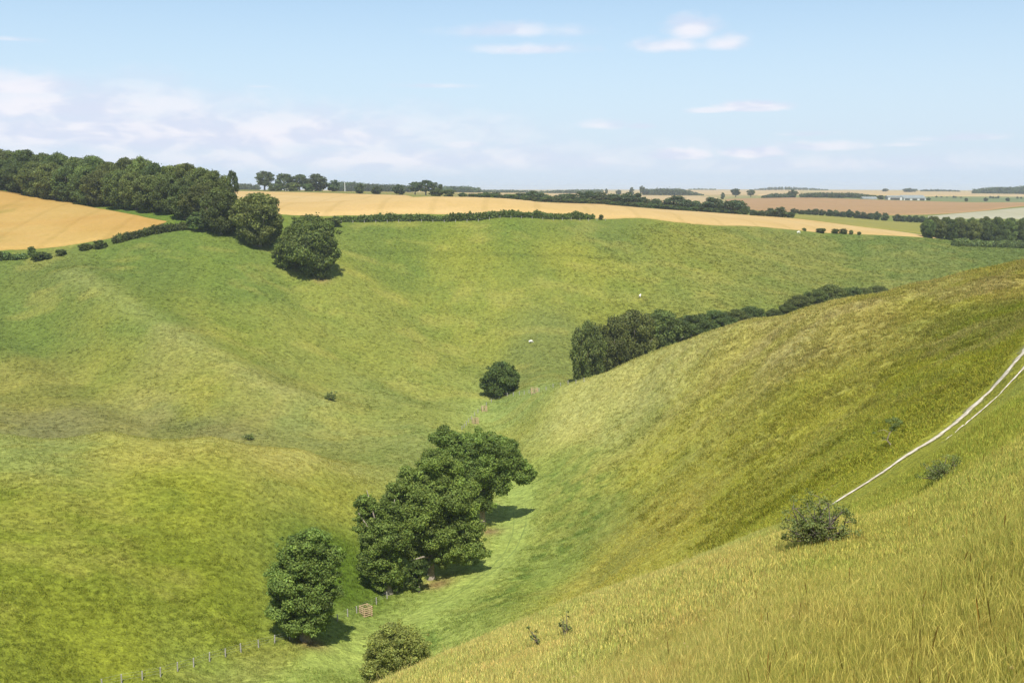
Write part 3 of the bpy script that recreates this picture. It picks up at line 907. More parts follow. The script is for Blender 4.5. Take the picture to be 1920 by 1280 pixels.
big_tree('beech_tree', 590, 402, [(583, 424, 40, 24), (575, 450, 50, 32), (608, 448, 32, 34), (555, 475, 42, 28), (600, 482, 38, 28), (536, 486, 22, 16), (588, 506, 34, 14), (618, 470, 22, 28), (580, 465, 52, 38), (548, 445, 26, 28)],
         'big broad tree with foliage to the ground standing alone below the wood', 'tree', 8, leaf=0.38, thick=0.7, base=(0.120, 0.150, 0.034))
big_tree('sycamore_tree', 938, 334, [(938, 692, 26, 17), (938, 712, 38, 22), (918, 718, 20, 18), (960, 716, 19, 18), (938, 726, 36, 15), (938, 708, 36, 28), (938, 700, 30, 22)],
         'round dome-shaped tree standing alone on the valley floor by a fence', 'tree', 9, leaf=0.30, thick=0.4, base=G_DARK)

# ---- trees in the side valley behind the right-hand hill
for i, (u, w, vt, d) in enumerate(((1104, 72, 597, 332), (1148, 84, 590, 344), (1192, 100, 575, 352), (1244, 92, 578, 358), (1296, 80, 588, 364), (1340, 84, 580, 372), (1378, 66, 578, 384), (1412, 64, 572, 390))):
    plant('valley_tree', u, w, vt, d, 'tree', f'{ORD[i]} tree from the left in the dark row behind the grassy hill shoulder', 'tree', 'trees behind the hill shoulder')
for i, (u, w, vt, d) in enumerate(((1452, 40, 578, 402), (1476, 40, 568, 410), (1500, 56, 552, 418), (1530, 60, 541, 424), (1562, 62, 531, 430), (1596, 56, 537, 436), (1622, 48, 538, 440), (1646, 48, 534, 444))):
    plant('valley_bush', u, w, vt, d, 'tree', f'{ORD[i]} from the left of the low trees ending the row behind the shoulder', 'tree', 'low trees at the hill shoulder')

# ---- left wood
WOODB = [(-120, 545), (0, 532), (100, 507), (200, 482), (300, 452), (370, 432), (440, 424)]
wb = lambda u: float(np.interp(u, [p[0] for p in WOODB], [p[1] for p in WOODB]))
front = [(-60, 300), (-28, 296), (4, 300), (36, 298), (66, 304), (98, 303), (128, 310), (160, 308), (190, 318), (222, 314), (252, 318), (284, 326), (314, 324), (344, 334), (372, 340)]
for i, (u, vt) in enumerate(front):
    plant('wood_tree', u, 66 + 16 * random.random(), vt + random.uniform(-3, 4), wb(u) + 2 + 5 * random.random(), 'tree', f'{ORD[i]} tree from the left along the front of the left wood', 'tree', 'front trees of the left wood')
back = [(-45, 280), (-12, 276), (16, 280), (46, 277), (78, 285), (108, 284), (140, 291), (172, 289), (204, 300), (236, 293), (262, 291), (292, 302), (322, 307), (348, 302), (376, 312), (402, 317)]
for i, (u, vt) in enumerate(back):
    plant('wood_tree', u, 64 + 14 * random.random(), vt, wb(u) + 20 + 10 * random.random(), 'tree', f'{ORD[i]} treetop from the left along the skyline of the left wood', 'tree', 'skyline trees of the left wood')
for u, vt in ((0, 288), (90, 292), (180, 298), (270, 306), (350, 316)):
    plant('wood_tree', u, 80, vt, wb(u) + 45, 'tree', 'tree deep in the left wood, mostly hidden behind its front rows', 'tree', 'hidden trees of the left wood')
plant('wood_tree', 434, 26, 318, 470, 'open', 'thin open-crowned tree at the right end of the left wood', 'tree')
plant('wood_tree', 412, 84, 348, 421, 'tree', 'dense dark tree before the right end of the wood, left of a pair', 'tree')
plant('wood_tree', 484, 106, 357, 417, 'tree', 'wide dome-shaped tree at the wood end, right of a dark pair', 'tree')
plant('wood_bush', 378, 60, 396, 424, 'shrub', 'low bush at the corner of the left wood where the hedge ends', 'bush')
plant('wood_bush', 622, 40, 408, 462, 'shrub', 'pale green bush at the left end of the long plateau hedge', 'bush')


# ---- hedges: one leafy mass along a line
def hedge(name, pts, hpx, wid, label, cat, seed, leaf=0.28, base=G_HEDGE, dn=200, gap=0.0, group=None, kind=None, step=0.55, var=0.3):
    rng = np.random.default_rng(seed)
    P = np.array([hit(u, v, dn)[:2] for u, v in pts])
    seg = np.hypot(np.diff(P[:, 0]), np.diff(P[:, 1])); s = np.concatenate([[0], np.cumsum(seg)])
    x0, y0 = P[0]; z0 = float(Hz(x0, y0))
    lob = []
    t = 0.0
    dm = float(np.mean(P[:, 1])); hm = hpx * dm / F
    while t < s[-1]:
        x = np.interp(t, s, P[:, 0]); y = np.interp(t, s, P[:, 1])
        hh = hm * (1 + var * float(fbm(np.array(t / (hm * 2.5)), np.array(seed * 3.3), seed, 2))) * (0.9 + 0.25 * rng.random())
        r = wid * (0.8 + 0.4 * rng.random())
        zz = float(Hz(x, y)) - z0
        lob.append((x - x0 + rng.normal() * r * .1, y - y0 + rng.normal() * r * .2, zz + hh * 0.42, r, r, hh * 0.55))
        lob.append((x - x0, y - y0 + rng.normal() * r * .2, zz + hh * 0.75, r * .55, r * .55, hh * 0.28))
        t += r * step * 2
    v, f, tn = leaves(lob, leaf, 0.9, rng, base)
    o = link(name, mesh_np(name, v, f, [M_LEAF], tn), None, (x0, y0, z0))
    tag(o, label, cat, group, kind)
    return o


hedge('hedge', [(628, 415.5), (760, 414.5), (900, 413), (1040, 411.5), (1112, 411)], 11, 1.2, 'long clipped dark hedge along the plateau edge below the golden field', 'hedge', 21, 0.36, dn=400, var=0.45)
plant('hedge_bush', 1127, 11, 402, hit(1127, 412.5, 400)[1], 'shrub', 'small rounded bush ending the long plateau hedge on its right', 'bush')
plant('hedge_bush', 860, 16, 398, hit(860, 413, 400)[1], 'shrub', 'slightly taller bush in the middle of the long plateau hedge', 'bush')
hedge('hedge', [(218, 456), (250, 447), (300, 437), (340, 431), (370, 428)], 14, 1.6, 'low dark hedge running from the wood corner along the left wheat field', 'hedge', 22, 0.34, dn=330)
hedge('hedge', [(-60, 489), (0, 488), (46, 486)], 13, 1.5, 'dark hedge end at the left edge of the photo below the wheat', 'hedge', 23, 0.34, dn=330)
for u, w, vt, vb_, lab in ((58, 18, 461, 479, 'small upright bush rising above the hedge at far left below the wheat'), (76, 42, 472, 488, 'wide low bush beside the hedge end at far left'),
                           (114, 23, 467, 480, 'small isolated bush between the left hedge pieces'), (160, 28, 456, 470, 'left one of two touching bushes below the wheat field'), (187, 28, 449, 467, 'right one of two touching bushes below the wheat field')):
    x, y, z = hit(u, vb_, 330)
    plant('hedge_bush', u, w, vt, y + 1, 'shrub', lab, 'bush')
hedge('hedge', [(1790, 461), (1830, 462), (1880, 463.5), (1960, 466)], 12, 2.0, 'bushy hedge in front of the dark plantation at the right edge', 'hedge', 24, 0.45, dn=560, base=(0.11, 0.135, 0.04))
for i, (u, w, vt, vb_) in enumerate(((1508, 9, 427, 433), (1540, 22, 427.5, 437), (1566, 18, 428.5, 438), (1581, 18, 428, 438.5), (1596, 9, 431, 440), (1611, 9, 434, 441))):
    x, y, z = hit(u, vb_, 500)
    plant('field_bush', u, w, vt, y, 'shrub', f'{ORD[i]} bush from the left at the lower tip of the golden field', 'bush', 'bushes at the tip of the golden field')

# ---- skyline and boundary trees of the plateau
for i, (u, w, vt) in enumerate(((495, 40, 320), (533, 36, 325), (561, 34, 326), (593, 46, 326), (625, 28, 337))):
    plant('skyline_tree', u, w, vt, 985 + 5 * i, 'open' if i in (0, 2) else 'far', f'{ORD[i]} from the left of five round trees on the golden field skyline', 'tree', 'skyline group of trees')
for u, w, vt, lab in ((515, 30, 343, 'shrub filling under the left of the five skyline trees'), (548, 30, 342, 'shrub filling under the middle of the five skyline trees'), (577, 26, 344, 'shrub between the middle and large skyline trees')):
    plant('skyline_shrub', u, w, vt, 975, 'shrub', lab, 'shrub')
for u, w, vt, lab in ((674, 19, 344, 'left one of three small bushy trees at the far edge of the golden field'), (706, 25, 349, 'middle and lowest of three small bushy trees at the far field edge'), (748, 26, 345, 'right one of three small bushy trees at the far field edge')):
    plant('field_tree', u, w, vt, 905, 'far', lab, 'tree')
for i, (u, w, vt) in enumerate(((778, 30, 340), (798, 36, 337), (818, 26, 341))):
    plant('copse_tree', u, w, vt, 1010, 'open', f'{ORD[i]} tree from the left in the small flat-topped copse on the skyline', 'tree', 'trees of the skyline copse')
for i, (u, w, vt) in enumerate(((818, 30, 354), (842, 26, 355), (868, 18, 361))):
    plant('field_shrub', u, w, vt, 895, 'shrub', f'{ORD[i]} shrub from the left below the small skyline copse', 'shrub', 'shrubs below the skyline copse')
bound = [(888, 22, 363), (908, 26, 360), (930, 28, 361), (954, 26, 364), (978, 26, 362), (1004, 34, 357), (1024, 22, 365), (1042, 24, 366), (1062, 28, 363), (1084, 34, 359), (1106, 28, 358), (1128, 32, 360), (1152, 28, 363), (1176, 34, 360),
         (1196, 24, 362), (1212, 22, 373), (1230, 22, 372), (1248, 18, 378), (1268, 38, 367), (1288, 22, 374), (1304, 20, 376), (1334, 34, 370), (1318, 16, 382), (1356, 16, 384), (1378, 40, 375), (1394, 18, 384)]
for i, (u, w, vt) in enumerate(sorted(bound)):
    d = float(np.interp(u, [880, 1140, 1300, 1400, 1500], [885, 862, 832, 800, 765]))
    plant('boundary_tree', u, w * 1.45, vt, d, 'far', f'{ORD[i]} tree from the left along the far edge of the golden field', 'tree', 'boundary trees of the golden field')
for i, u in enumerate(range(896, 1400, 15)):
    d = float(np.interp(u, [880, 1140, 1300, 1400, 1500], [876, 854, 824, 792, 760]))
    vb_ = float(np.interp(u, [900, 1040, 1140, 1300, 1400], [371.5, 378.5, 384.5, 396.5, 403]))
    plant('boundary_shrub', u + random.uniform(-3, 3), 26, vb_ - random.uniform(7, 12), d, 'shrub', f'{ORD[i] if i < 30 else "last visible"} low shrub from the left filling the far edge of the golden field' if i < 30 else f'low shrub near the right end of the golden field boundary, {["outer left", "inner left", "inner right", "outer right"][(i - 30) % 4]} of four', 'shrub', 'shrubs along the golden field boundary')
for i, (u, w, vt) in enumerate(((1412, 18, 393), (1428, 22, 394), (1444, 22, 390), (1462, 38, 388), (1482, 20, 397))):
    plant('boundary_bush', u, w, vt, 780, 'far', f'{ORD[i]} from the left of the rounded bushes ending the field boundary line', 'bush', 'bushes ending the field boundary')
# hedgerow beyond the olive field
hr = list(range(1490, 1664, 13)) + list(range(1682, 1764, 12))
for i, u in enumerate(hr):
    vb_ = float(np.interp(u, [1480, 1560, 1660, 1700, 1760], [402, 404, 411, 415, 418]))
    hgt = random.choice([9, 11, 12, 14, 10, 12])
    plant('hedgerow_tree', u, 17, vb_ - hgt, float(np.interp(u, [1480, 1760], [985, 985])), 'far', f'{ORD[i]} tree from the left in the hedgerow below the brown field', 'tree', 'hedgerow trees below the brown field')
# plantation at right
pf = [(1742, 408, 655), (1762, 410, 660), (1784, 408, 660), (1806, 410, 664), (1828, 408, 668), (1850, 410, 670), (1872, 407, 674), (1894, 409, 678), (1916, 408, 680), (1938, 407, 684)]
for i, (u, vt, d) in enumerate(pf):
    plant('plantation_tree', u, 32, vt + 2, d, 'tree', f'{ORD[i]} tree from the left along the front of the dark right plantation', 'tree', 'front trees of the right plantation')
for i, u in enumerate((1752, 1776, 1800, 1824, 1848, 1872, 1896, 1920)):
    plant('plantation_tree', u, 32, 404 + (i * 5) % 4, 700, 'tree', f'{ORD[i]} treetop from the left at the back of the right plantation', 'tree', 'back trees of the right plantation')
# isolated far trees
for u, w, vt, vb_, k, lab in ((1137, 7, 353.5, 364, 'far', 'tiny tree left of the pair on the hazy skyline'), (1160, 12, 355.5, 365, 'far', 'low tiny tree on the skyline left of the slim pair'), (1185, 10, 351, 366, 'far', 'slim conical tree beside the tall lollipop tree on the skyline'),
                            (1204, 11, 347.5, 367, 'open', 'tall thin lollipop-shaped tree on the hazy skyline'), (1380, 23, 353, 370, 'open', 'larger left tree of the pair on the pale field rim'), (1408, 18, 355, 369.5, 'open', 'smaller right tree of the pair on the pale field rim'),
                            (1355, 9, 361, 374, 'far', 'tiny pale tree left of the pair on the pale field rim'), (1487, 20, 355, 371, 'far', 'dark rounded tree above the brown field'), (1660, 13, 353.5, 360, 'far', 'small round tree alone on the right skyline'),
                            (1706, 28, 352.5, 361, 'far', 'broad clump-like tree on the right skyline with a spike'), (1652, 15, 366, 374, 'far', 'rounded tree beside the white barn'), (1741, 9, 370, 376, 'far', 'bush at the right end of the large barn'),
                            (1812, 7, 371, 378, 'far', 'dark round tree left of three along the green field'), (1849, 10, 370, 378, 'far', 'dark round tree in the middle of three along the green field'), (1890, 9, 370.5, 378, 'far', 'dark round tree at the right of three along the green field')):
    plant('distant_tree', u, w, vt, hit(u, vb_, 1000)[1], k, lab, 'tree')
for i, u in enumerate((1756, 1765, 1776, 1788, 1792, 1802, 1857, 1862, 1867, 1872, 1908, 1915)):
    plant('distant_tree', u, 5, 367 + (i % 3), 2150, 'far', f'{ORD[i]} tiny tree from the left along the field boundary beyond the farm', 'tree', 'tiny trees beyond the farm')


# far woods that read as one mass
def wood(name, u0, u1, d, tops, label, seed, n=None, leaf=None, base=G_FAR, depth=60):
    rng = np.random.default_rng(seed)
    n = n or max(8, int((u1 - u0) / 4))
    x0, y0 = gxy((u0 + u1) / 2, d); z0 = float(Hz(x0, y0))
    lob = []
    for i in range(n):
        u = u0 + (u1 - u0) * (i + rng.random()) / n
        for k in range(2):
            dd = d + rng.random() * depth
            vt = float(np.interp(u, [p[0] for p in tops], [p[1] for p in tops])) + rng.random() * 1.2
            a, q = aq(u, vt)
            x, y = a * dd, dd
            zg = float(Hz(x, y)); zt = -q * d
            hh = max(zt - zg, 3.0)
            r = max(5.0, hh * 0.5)
            lob.append((x - x0, y - y0, zg + hh * 0.5 - z0, r, r, hh * 0.54))
    v, f, t = leaves(lob, leaf or d / F * 1.3, 0.7, rng, base)
    o = link(name, mesh_np(name, v, f, [M_LEAF], t), None, (x0, y0, z0))
    tag(o, label, 'wood', None, 'stuff')
    return o


wood('far_wood', 440, 486, 1900, [(440, 344), (486, 347)], 'hazy far wood behind the end of the left wood', 51)
wood('far_wood', 632, 690, 1900, [(632, 342), (660, 342), (690, 345)], 'hazy blue-green far wood right of the five skyline trees', 52)
wood('far_wood', 690, 770, 1700, [(690, 345), (715, 346), (770, 348)], 'paler far wood behind the three small bushy trees', 53)
wood('far_wood', 826, 898, 2100, [(826, 350), (870, 349.5), (898, 352)], 'hazy far wood right of the skyline copse', 54)
wood('far_wood', 898, 1010, 2600, [(898, 356.5), (960, 356), (1010, 358)], 'thin line of far woodland on the skyline left of centre', 55, depth=40)
wood('far_wood', 1010, 1130, 2600, [(1010, 358), (1060, 356), (1130, 355)], 'thin line of far woodland on the skyline at centre', 56, depth=40)
wood('far_wood', 1206, 1316, 2300, [(1206, 355), (1230, 354), (1270, 354), (1290, 357), (1316, 364)], 'dark blue-green far wood sloping down to the pale fields', 57)
wood('far_wood', 1292, 1344, 4300, [(1292, 354.6), (1310, 353.3), (1344, 354.6)], 'thin dark wood strip on the skyline above pale fields', 58, depth=50)
wood('far_wood', 1414, 1552, 4200, [(1414, 355), (1440, 351), (1480, 350.5), (1520, 352.5), (1552, 355.5)], 'long low blue wood on the skyline above the brown field', 59, depth=60)
wood('far_wood', 1432, 1480, 1750, [(1432, 367), (1455, 362.5), (1480, 364)], 'grey-green scrub left of the dark rounded tree above the brown field', 60)
wood('far_wood', 1503, 1642, 1740, [(1503, 363), (1540, 361.5), (1600, 362), (1642, 367)], 'long green shelter belt along the top of the brown field', 61)
wood('far_wood', 1726, 1798, 3300, [(1726, 355.5), (1760, 355.3), (1798, 356.6)], 'flat-topped thin wood on the right skyline', 62, depth=50)
wood('far_wood', 1824, 1990, 2700, [(1824, 356), (1850, 352), (1885, 351), (1895, 352), (1920, 349.5), (1990, 349)], 'dark blue wood on the skyline at the right edge', 63)


# ------------------------------------------------------------------ farm
def barn(u, d, wpx, hpx, dep, label, eave=0.6, rz=0.0, open_bays=0):
    x, y = gxy(u, d); z = float(Hz(x, y))
    a, q = aq(u, 360)
    x = a * d
    W = wpx * d / F; H = hpx * d / F
    r = link('barn', None, None, (x, y, z)); r.rotation_euler = (0, 0, rz)
    m = MB(); he = H * eave
    m.add([(-W / 2, 0, -1), (W / 2, 0, -1), (W / 2, dep, -1), (-W / 2, dep, -1), (-W / 2, 0, he), (W / 2, 0, he), (W / 2, dep, he), (-W / 2, dep, he), (-W / 2, dep / 2, H - .1), (W / 2, dep / 2, H - .1)],
          [(0, 1, 5, 4), (2, 3, 7, 6), (1, 2, 6, 9, 5), (3, 0, 4, 8, 7)])
    link('wall', m.mesh('wall', M_BARNWALL), r)
    m = MB(); o = 0.5; t = 0.25
    sl = (H - he) / (dep / 2)
    for s in (0, 1):
        ye, yr = (-o, dep / 2) if s == 0 else (dep + o, dep / 2)
        ze = he - sl * o
        m.add([(-W / 2 - o, ye, ze), (W / 2 + o, ye, ze), (W / 2 + o, yr, H), (-W / 2 - o, yr, H), (-W / 2 - o, ye, ze + t), (W / 2 + o, ye, ze + t), (W / 2 + o, yr, H + t), (-W / 2 - o, yr, H + t)],
              [(0, 3, 2, 1), (4, 5, 6, 7), (0, 1, 5, 4), (2, 3, 7, 6), (1, 2, 6, 5), (3, 0, 4, 7)])
    link('roof', m.mesh('roof', M_BARNROOF), r)
    for k in range(open_bays):
        m = MB(); bw = W / (open_bays * 1.5)
        m.box((-W / 2 + W * (k + 0.5) / open_bays, -0.06, he * 0.36), (bw, 0.1, he * 0.72))  # solid dark panel on the wall, coloured as the shade inside an open bay
        link('bay_shade', m.mesh('bay_shade', M_BAY_SHADE), r)
    tag(r, label, 'barn')
    return r


barn(1716, 1700, 42, 9.5, 24, 'large farm barn with grey roof and pale walls beyond the brown field', 0.45, 0.06, 3)
barn(1679, 1690, 26, 8, 18, 'white-walled barn left of the large grey-roofed barn', 0.75, -0.05, 1)
barn(1632, 1700, 26, 4.5, 14, 'long low grey-roofed shed left of the white barn', 0.4, 0.0, 0)
barn(538, 985, 6, 5, 4, 'tiny white shed under the five skyline trees at the golden field edge', 0.7, 0.0, 1)
# mast
x, y = gxy(650, 1250)
m = MB(); zz = float(Hz(x, y)); top = -aq(650, 342)[1] * 1250
m.tube([(0, 0, -1), (0, 0, top - zz)], [0.35, 0.2], 8)
m.box((0, 0, (top - zz) * 0.92), (1.6, 0.2, 0.2))
o = link('pole', m.mesh('pole', M_WHITE), None, (x, y, zz)); tag(o, 'thin pale pole standing before the hazy wood on the left skyline', 'pole')


# ------------------------------------------------------------------ fences
def fence(name, pxs, label, dn, height=1.05, wires=3, posts_px=None, mat=M_POST, rad=0.055, spacing=None):
    if spacing:
        P = np.array([hit(u, v, dn)[:2] for u, v in pxs])
        s = np.concatenate([[0], np.cumsum(np.hypot(np.diff(P[:, 0]), np.diff(P[:, 1])))])
        n = int(s[-1] / spacing) + 1
        t = np.linspace(0, s[-1], n)
        pts = [(float(np.interp(k, s, P[:, 0])), float(np.interp(k, s, P[:, 1]))) for k in t]
    else:
        pts = [hit(u, v, dn)[:2] for u, v in pxs]
    x0, y0 = pts[0]; z0 = float(Hz(x0, y0))
    r = link(name, None, None, (x0, y0, z0))
    tops = []
    for (x, y) in pts:
        z = float(Hz(x, y))
        m = MB(); tl = (random.uniform(-.05, .05), random.uniform(-.05, .05)); hh = height * random.uniform(0.92, 1.08)
        m.tube([(0, 0, -0.3), (tl[0] * .5, tl[1] * .5, hh * .5), (tl[0], tl[1], hh), (tl[0], tl[1], hh + 0.03)], [rad * 1.05, rad, rad, rad * 0.5], 7)
        link('post', m.mesh('post', mat), r, (x - x0, y - y0, z - z0))
        tops.append(Vector((x - x0, y - y0, z - z0)))
    for k in range(wires):
        hh = height * (0.95 - 0.3 * k)
        m = MB()
        m.tube([t + Vector((0, 0.06, hh)) for t in tops], [0.006] * len(tops), 4)
        link('wire', m.mesh('wire', M_WIRE), r)
    tag(r, label, 'fence')
    return r


fence('wire_fence', [(192, 1289), (228, 1281), (267, 1275), (301, 1268), (333, 1258), (363, 1250), (393, 1240), (423, 1231), (452, 1223), (485, 1215), (515, 1207), (544, 1200), (575, 1189), (595, 1180), (613, 1174), (633, 1165), (652, 1156), (669, 1149), (706, 1133), (726, 1122), (745, 1112), (757, 1106)],
      'post and wire fence from the bottom left past the lone oak to the clump', 90, 1.15, rad=0.08)
fence('wire_fence', [(866, 806), (880, 790), (900, 770), (925, 752), (945, 742), (975, 740), (1010, 735), (1050, 724), (1095, 716)], 'faint far fence of pale posts curving behind the round tree on the valley floor', 240, 1.15, 2, spacing=4.5, rad=0.10)
fence('wire_fence', [(640, 418), (760, 417), (900, 415.5), (1040, 414), (1135, 414)], 'row of tiny pale posts along the foot of the long plateau hedge', 400, 1.15, 2, spacing=5.0, rad=0.11)


# ------------------------------------------------------------------ tree guards
def guard(u, v, dn, size, height, label, rails=5, rot=0.7, sap=True):
    x, y, z = hit(u, v, dn)
    r = link('tree_guard', None, None, (x, y, z)); r.rotation_euler = (0, 0, rot)
    h = size / 2
    cs = [(-h, -h), (h, -h), (h, h), (-h, h)]
    for cx, cy in cs:
        m = MB(); m.box((0, 0, height / 2 - 0.15), (0.11, 0.11, height + 0.3))
        link('post', m.mesh('post', M_RAIL), r, (cx, cy, 0))
    for i in range(4):
        (ax, ay), (bx, by) = cs[i], cs[(i + 1) % 4]
        nx_, ny_ = (by - ay) / size, -(bx - ax) / size
        for k in range(rails):
            zz = height * (0.12 + 0.84 * k / (rails - 1))
            m = MB()
            ang = math.atan2(by - ay, bx - ax)
            m.box((0, 0, 0), (size + 0.24, 0.035, 0.12), Matrix.Rotation(ang, 3, 'Z'))
            link('rail', m.mesh('rail', M_RAIL), r, ((ax + bx) / 2 + nx_ * 0.075, (ay + by) / 2 + ny_ * 0.075, zz))
    tag(r, label, 'tree guard')
    if sap:
        rng = np.random.default_rng(int(u))
        s = link('sapling', None, None, (x, y, z))
        m = MB(); m.tube([(0, 0, -.1), (0.02, 0, height * .6), (0.05, 0.03, height * 1.1)], [0.035, 0.025, 0.01], 6)
        link('stem', m.mesh('stem', M_TWIG, True), s)
        vv, ff, tt = leaves([(0.03, 0, height * .8, .35, .35, .4), (0, 0.1, height * .55, .3, .3, .35)], 0.07, 0.5, rng, G_OAK)
        link('crown', mesh_np('crown', vv, ff, [M_LEAF], tt), s)
        tag(s, 'young sapling inside the ' + label.split(' tree guard')[0].replace('square ', '') + ' guard ' + label.split(' tree guard')[1].strip(), 'sapling')
    return r


guard(686, 1153, 100, 1.25, 1.45, 'square slatted timber tree guard on the grass between lone oak and clump')
guard(891, 794, 240, 1.4, 1.7, 'pale slatted tree guard just above the clump of oaks', 4, 0.4)
guard(908, 771, 240, 1.4, 1.6, 'pinkish slatted tree guard below the round valley tree', 4, 0.2)
guard(1002, 737, 250, 1.8, 1.6, 'faded slatted tree guard right of the round valley tree', 4, 0.1)


# ------------------------------------------------------------------ sheep
def sheep(u, v, dn, rz, label, graze=True, s=1.0):
    x, y, z = hit(u, v, dn)
    r = link('sheep', None, None, (x, y, z)); r.rotation_euler = (0, 0, rz); r.scale = (s, s, s)
    me = bpy.data.meshes.new('body')
    # skeleton: rump - chest - neck - head, four jointed legs
    P = [(-.48, 0, .68), (-.15, 0, .66), (.25, 0, .68), (.50, 0, .72)]
    P += [(.66, 0, .50), (.80, 0, .24), (.92, 0, .10)] if graze else [(.68, 0, .92), (.80, 0, 1.02), (.97, 0, .95)]
    R = [.24, .31, .30, .24, .12, .095, .055]
    E = [(0, 1), (1, 2), (2, 3), (3, 4), (4, 5), (5, 6)]
    for sy in (-1, 1):
        n = len(P)
        P += [(-.46, sy * .15, .50), (-.40, sy * .15, .40), (-.50, sy * .15, .24), (-.47, sy * .15, .02)]; R += [.12, .08, .045, .04]
        E += [(0, n), (n, n + 1), (n + 1, n + 2), (n + 2, n + 3)]
        n = len(P)
        P += [(.32, sy * .14, .46), (.34, sy * .14, .26), (.33, sy * .14, .02)]; R += [.10, .05, .04]
        E += [(2, n), (n, n + 1), (n + 1, n + 2)]
    n = len(P)
    P += [(-.66, 0, .58), (-.70, 0, .44)]; R += [.06, .04]; E += [(0, n), (n, n + 1)]
    for sy in (-1, 1):
        n = len(P); hx = P[5]
        P += [(hx[0] - .06, sy * .17, hx[2] + .04)]; R += [.03]; E += [(5, n)]
    me.from_pydata(P, E, [])
    o = link('body', me, r)
    sk = o.modifiers.new('skin', 'SKIN')
    for i, sv in enumerate(me.skin_vertices[0].data):
        sv.radius = (R[i], R[i])
        sv.use_root = (i == 0)
    sb = o.modifiers.new('sub', 'SUBSURF'); sb.levels = sb.render_levels = 2
    me.materials.append(M_WOOL)
    tag(r, label, 'sheep')
    return r


sheep(995, 643, 200, 0.2, 'white sheep grazing on the lower far slope above the round tree', True, 1.15)
sheep(1200, 558, 300, 1.2, 'lone white sheep high on the far slope above the dark valley trees', False, 1.3)
sheep(1497, 438, 450, 0.3, 'tiny white sheep near the bushes at the tip of the golden field', True, 1.5)


# ------------------------------------------------------------------ open thorn bushes on the slopes
def thorn(u, v, dn, w, h, label, seed, leaf=0.05, cover=1.0, name='thorn_bush', base=(0.165, 0.20, 0.06), nb=26, stick=None, lean=0.0, lean_y=0.0, spread=1.0, dens=0.35):
    rng = np.random.default_rng(seed)
    x, y, z = hit(u, v, dn)
    r = link(name, None, None, (x, y, z))
    m = MB(); lob = []
    for i in range(nb):
        a = rng.random() * 6.283; el = 0.15 + 0.9 * rng.random()
        L = (0.55 + 0.5 * rng.random())
        tip = Vector((math.cos(a) * math.cos(el) * w / 2 * L * 1.1 * spread + lean, math.sin(a) * math.cos(el) * w / 2 * L + lean_y, max(0.12, math.sin(el) * h * L)))
        mid = tip * 0.5 + Vector((rng.normal() * .06 * w, rng.normal() * .06 * w, 0.08 * h))
        rad = 0.012 * max(w, h)
        m.tube([(0, 0, -0.1), mid, tip], [rad * 1.6, rad, rad * 0.3], 5)
        for k in range(3):
            t = 0.45 + 0.6 * rng.random()
            p = Vector((0, 0, 0)).lerp(mid, t * 2) if t < .5 else mid.lerp(tip, min((t - .5) * 2, 1.05))
            q = p + Vector((rng.normal(), rng.normal(), abs(rng.normal()) * 0.8)) * 0.09 * w
            m.tube([p, q], [rad * 0.5, rad * 0.2], 4)
            rr = w * (0.05 + 0.06 * rng.random())
            lob.append((q.x, q.y, q.z, rr, rr, rr * 0.8))
    link('branches', m.mesh('branches', M_TWIG), r)
    vv, ff, tt = leaves(lob, leaf, cover * dens, rng, base, inner=0.0)
    link('foliage', mesh_np('foliage', vv, ff, [M_OAK], tt), r)
    tag(r, label, 'bush')
    return r


thorn(1536, 1028, 25, 2.15, 2.3, 'largest open thorn bush on the yellow bank below the end of the chalk track', 71, 0.036, 1.2, nb=46, dens=0.15)
thorn(1768, 908, 25, 2.1, 1.7, 'smaller round thorn bush on the yellow bank just right of the chalk track', 72, 0.034, 1.1, nb=36, dens=0.16)
thorn(1012, 1216, 25, 0.7, 1.5, 'spindly leaning thorn sprig at the brow of the yellow bank', 73, 0.04, 1.1, nb=5, lean=-0.28, spread=0.25)
thorn(1060, 1198, 25, 0.65, 1.1, 'tiny upright thorn seedling at the brow right of the leaning sprig', 74, 0.04, 1.0, nb=9, spread=0.8)
thorn(620, 750, 200, 3.4, 2.6, 'small dark bush alone on the left slope right of the pale ridge', 75, 0.16, 2.2, nb=30)
thorn(467, 824, 150, 2.5, 1.7, 'small bush on the crest of the left spur', 76, 0.13, 1.9, nb=26)
# wind-bent hawthorn above the track
x, y, z = hit(1670, 838, 75)
r = link('hawthorn_tree', None, None, (x, y, z))
s_ = y / F
m = MB()
T = lambda du, dv, dy=0.0: (du * s_, dy, dv * s_)
m.tube([T(0, -6), T(-1, 6), T(-8, 14), T(-4, 26), T(2, 36), T(0, 46)], [.085, .07, .06, .05, .035, .018], 7)
m.tube([T(-8, 14), T(-14, 15), T(-20, 12)], [.025, .018, .008], 5)
m.tube([T(-4, 28), T(-14, 34), T(-22, 33), T(-29, 30)], [.025, .02, .012, .006], 5)
m.tube([T(-4, 26, .1), T(8, 36, .2), T(10, 44, .2)], [.035, .025, .01], 5)
link('trunk', m.mesh('trunk', surf('pale_bark', (0.22, 0.18, 0.12), (0.34, 0.29, 0.21), 5.0, 0.95), True), r)
rng = np.random.default_rng(5)
lob = [T(-6, 50) + (.35, .35, .22), T(4, 52, .1) + (.4, .4, .25), T(12, 48, .0) + (.3, .3, .25), T(4, 43, -.1) + (.42, .4, .24), T(2, 36, .1) + (.36, .35, .25), T(8, 40, .2) + (.3, .3, .25), T(-27, 29) + (.16, .16, .12), T(-12, 20) + (.12, .12, .1)]
vv, ff, tt = leaves([(l[0] * 1.25, l[1] * 1.5, l[2] + 0.1 * (l[2] - 1.8), l[3] * .95, l[4] * .95, l[5] * 1.0) for l in lob], 0.07, 0.75, rng, (0.17, 0.215, 0.06), inner=0.1)
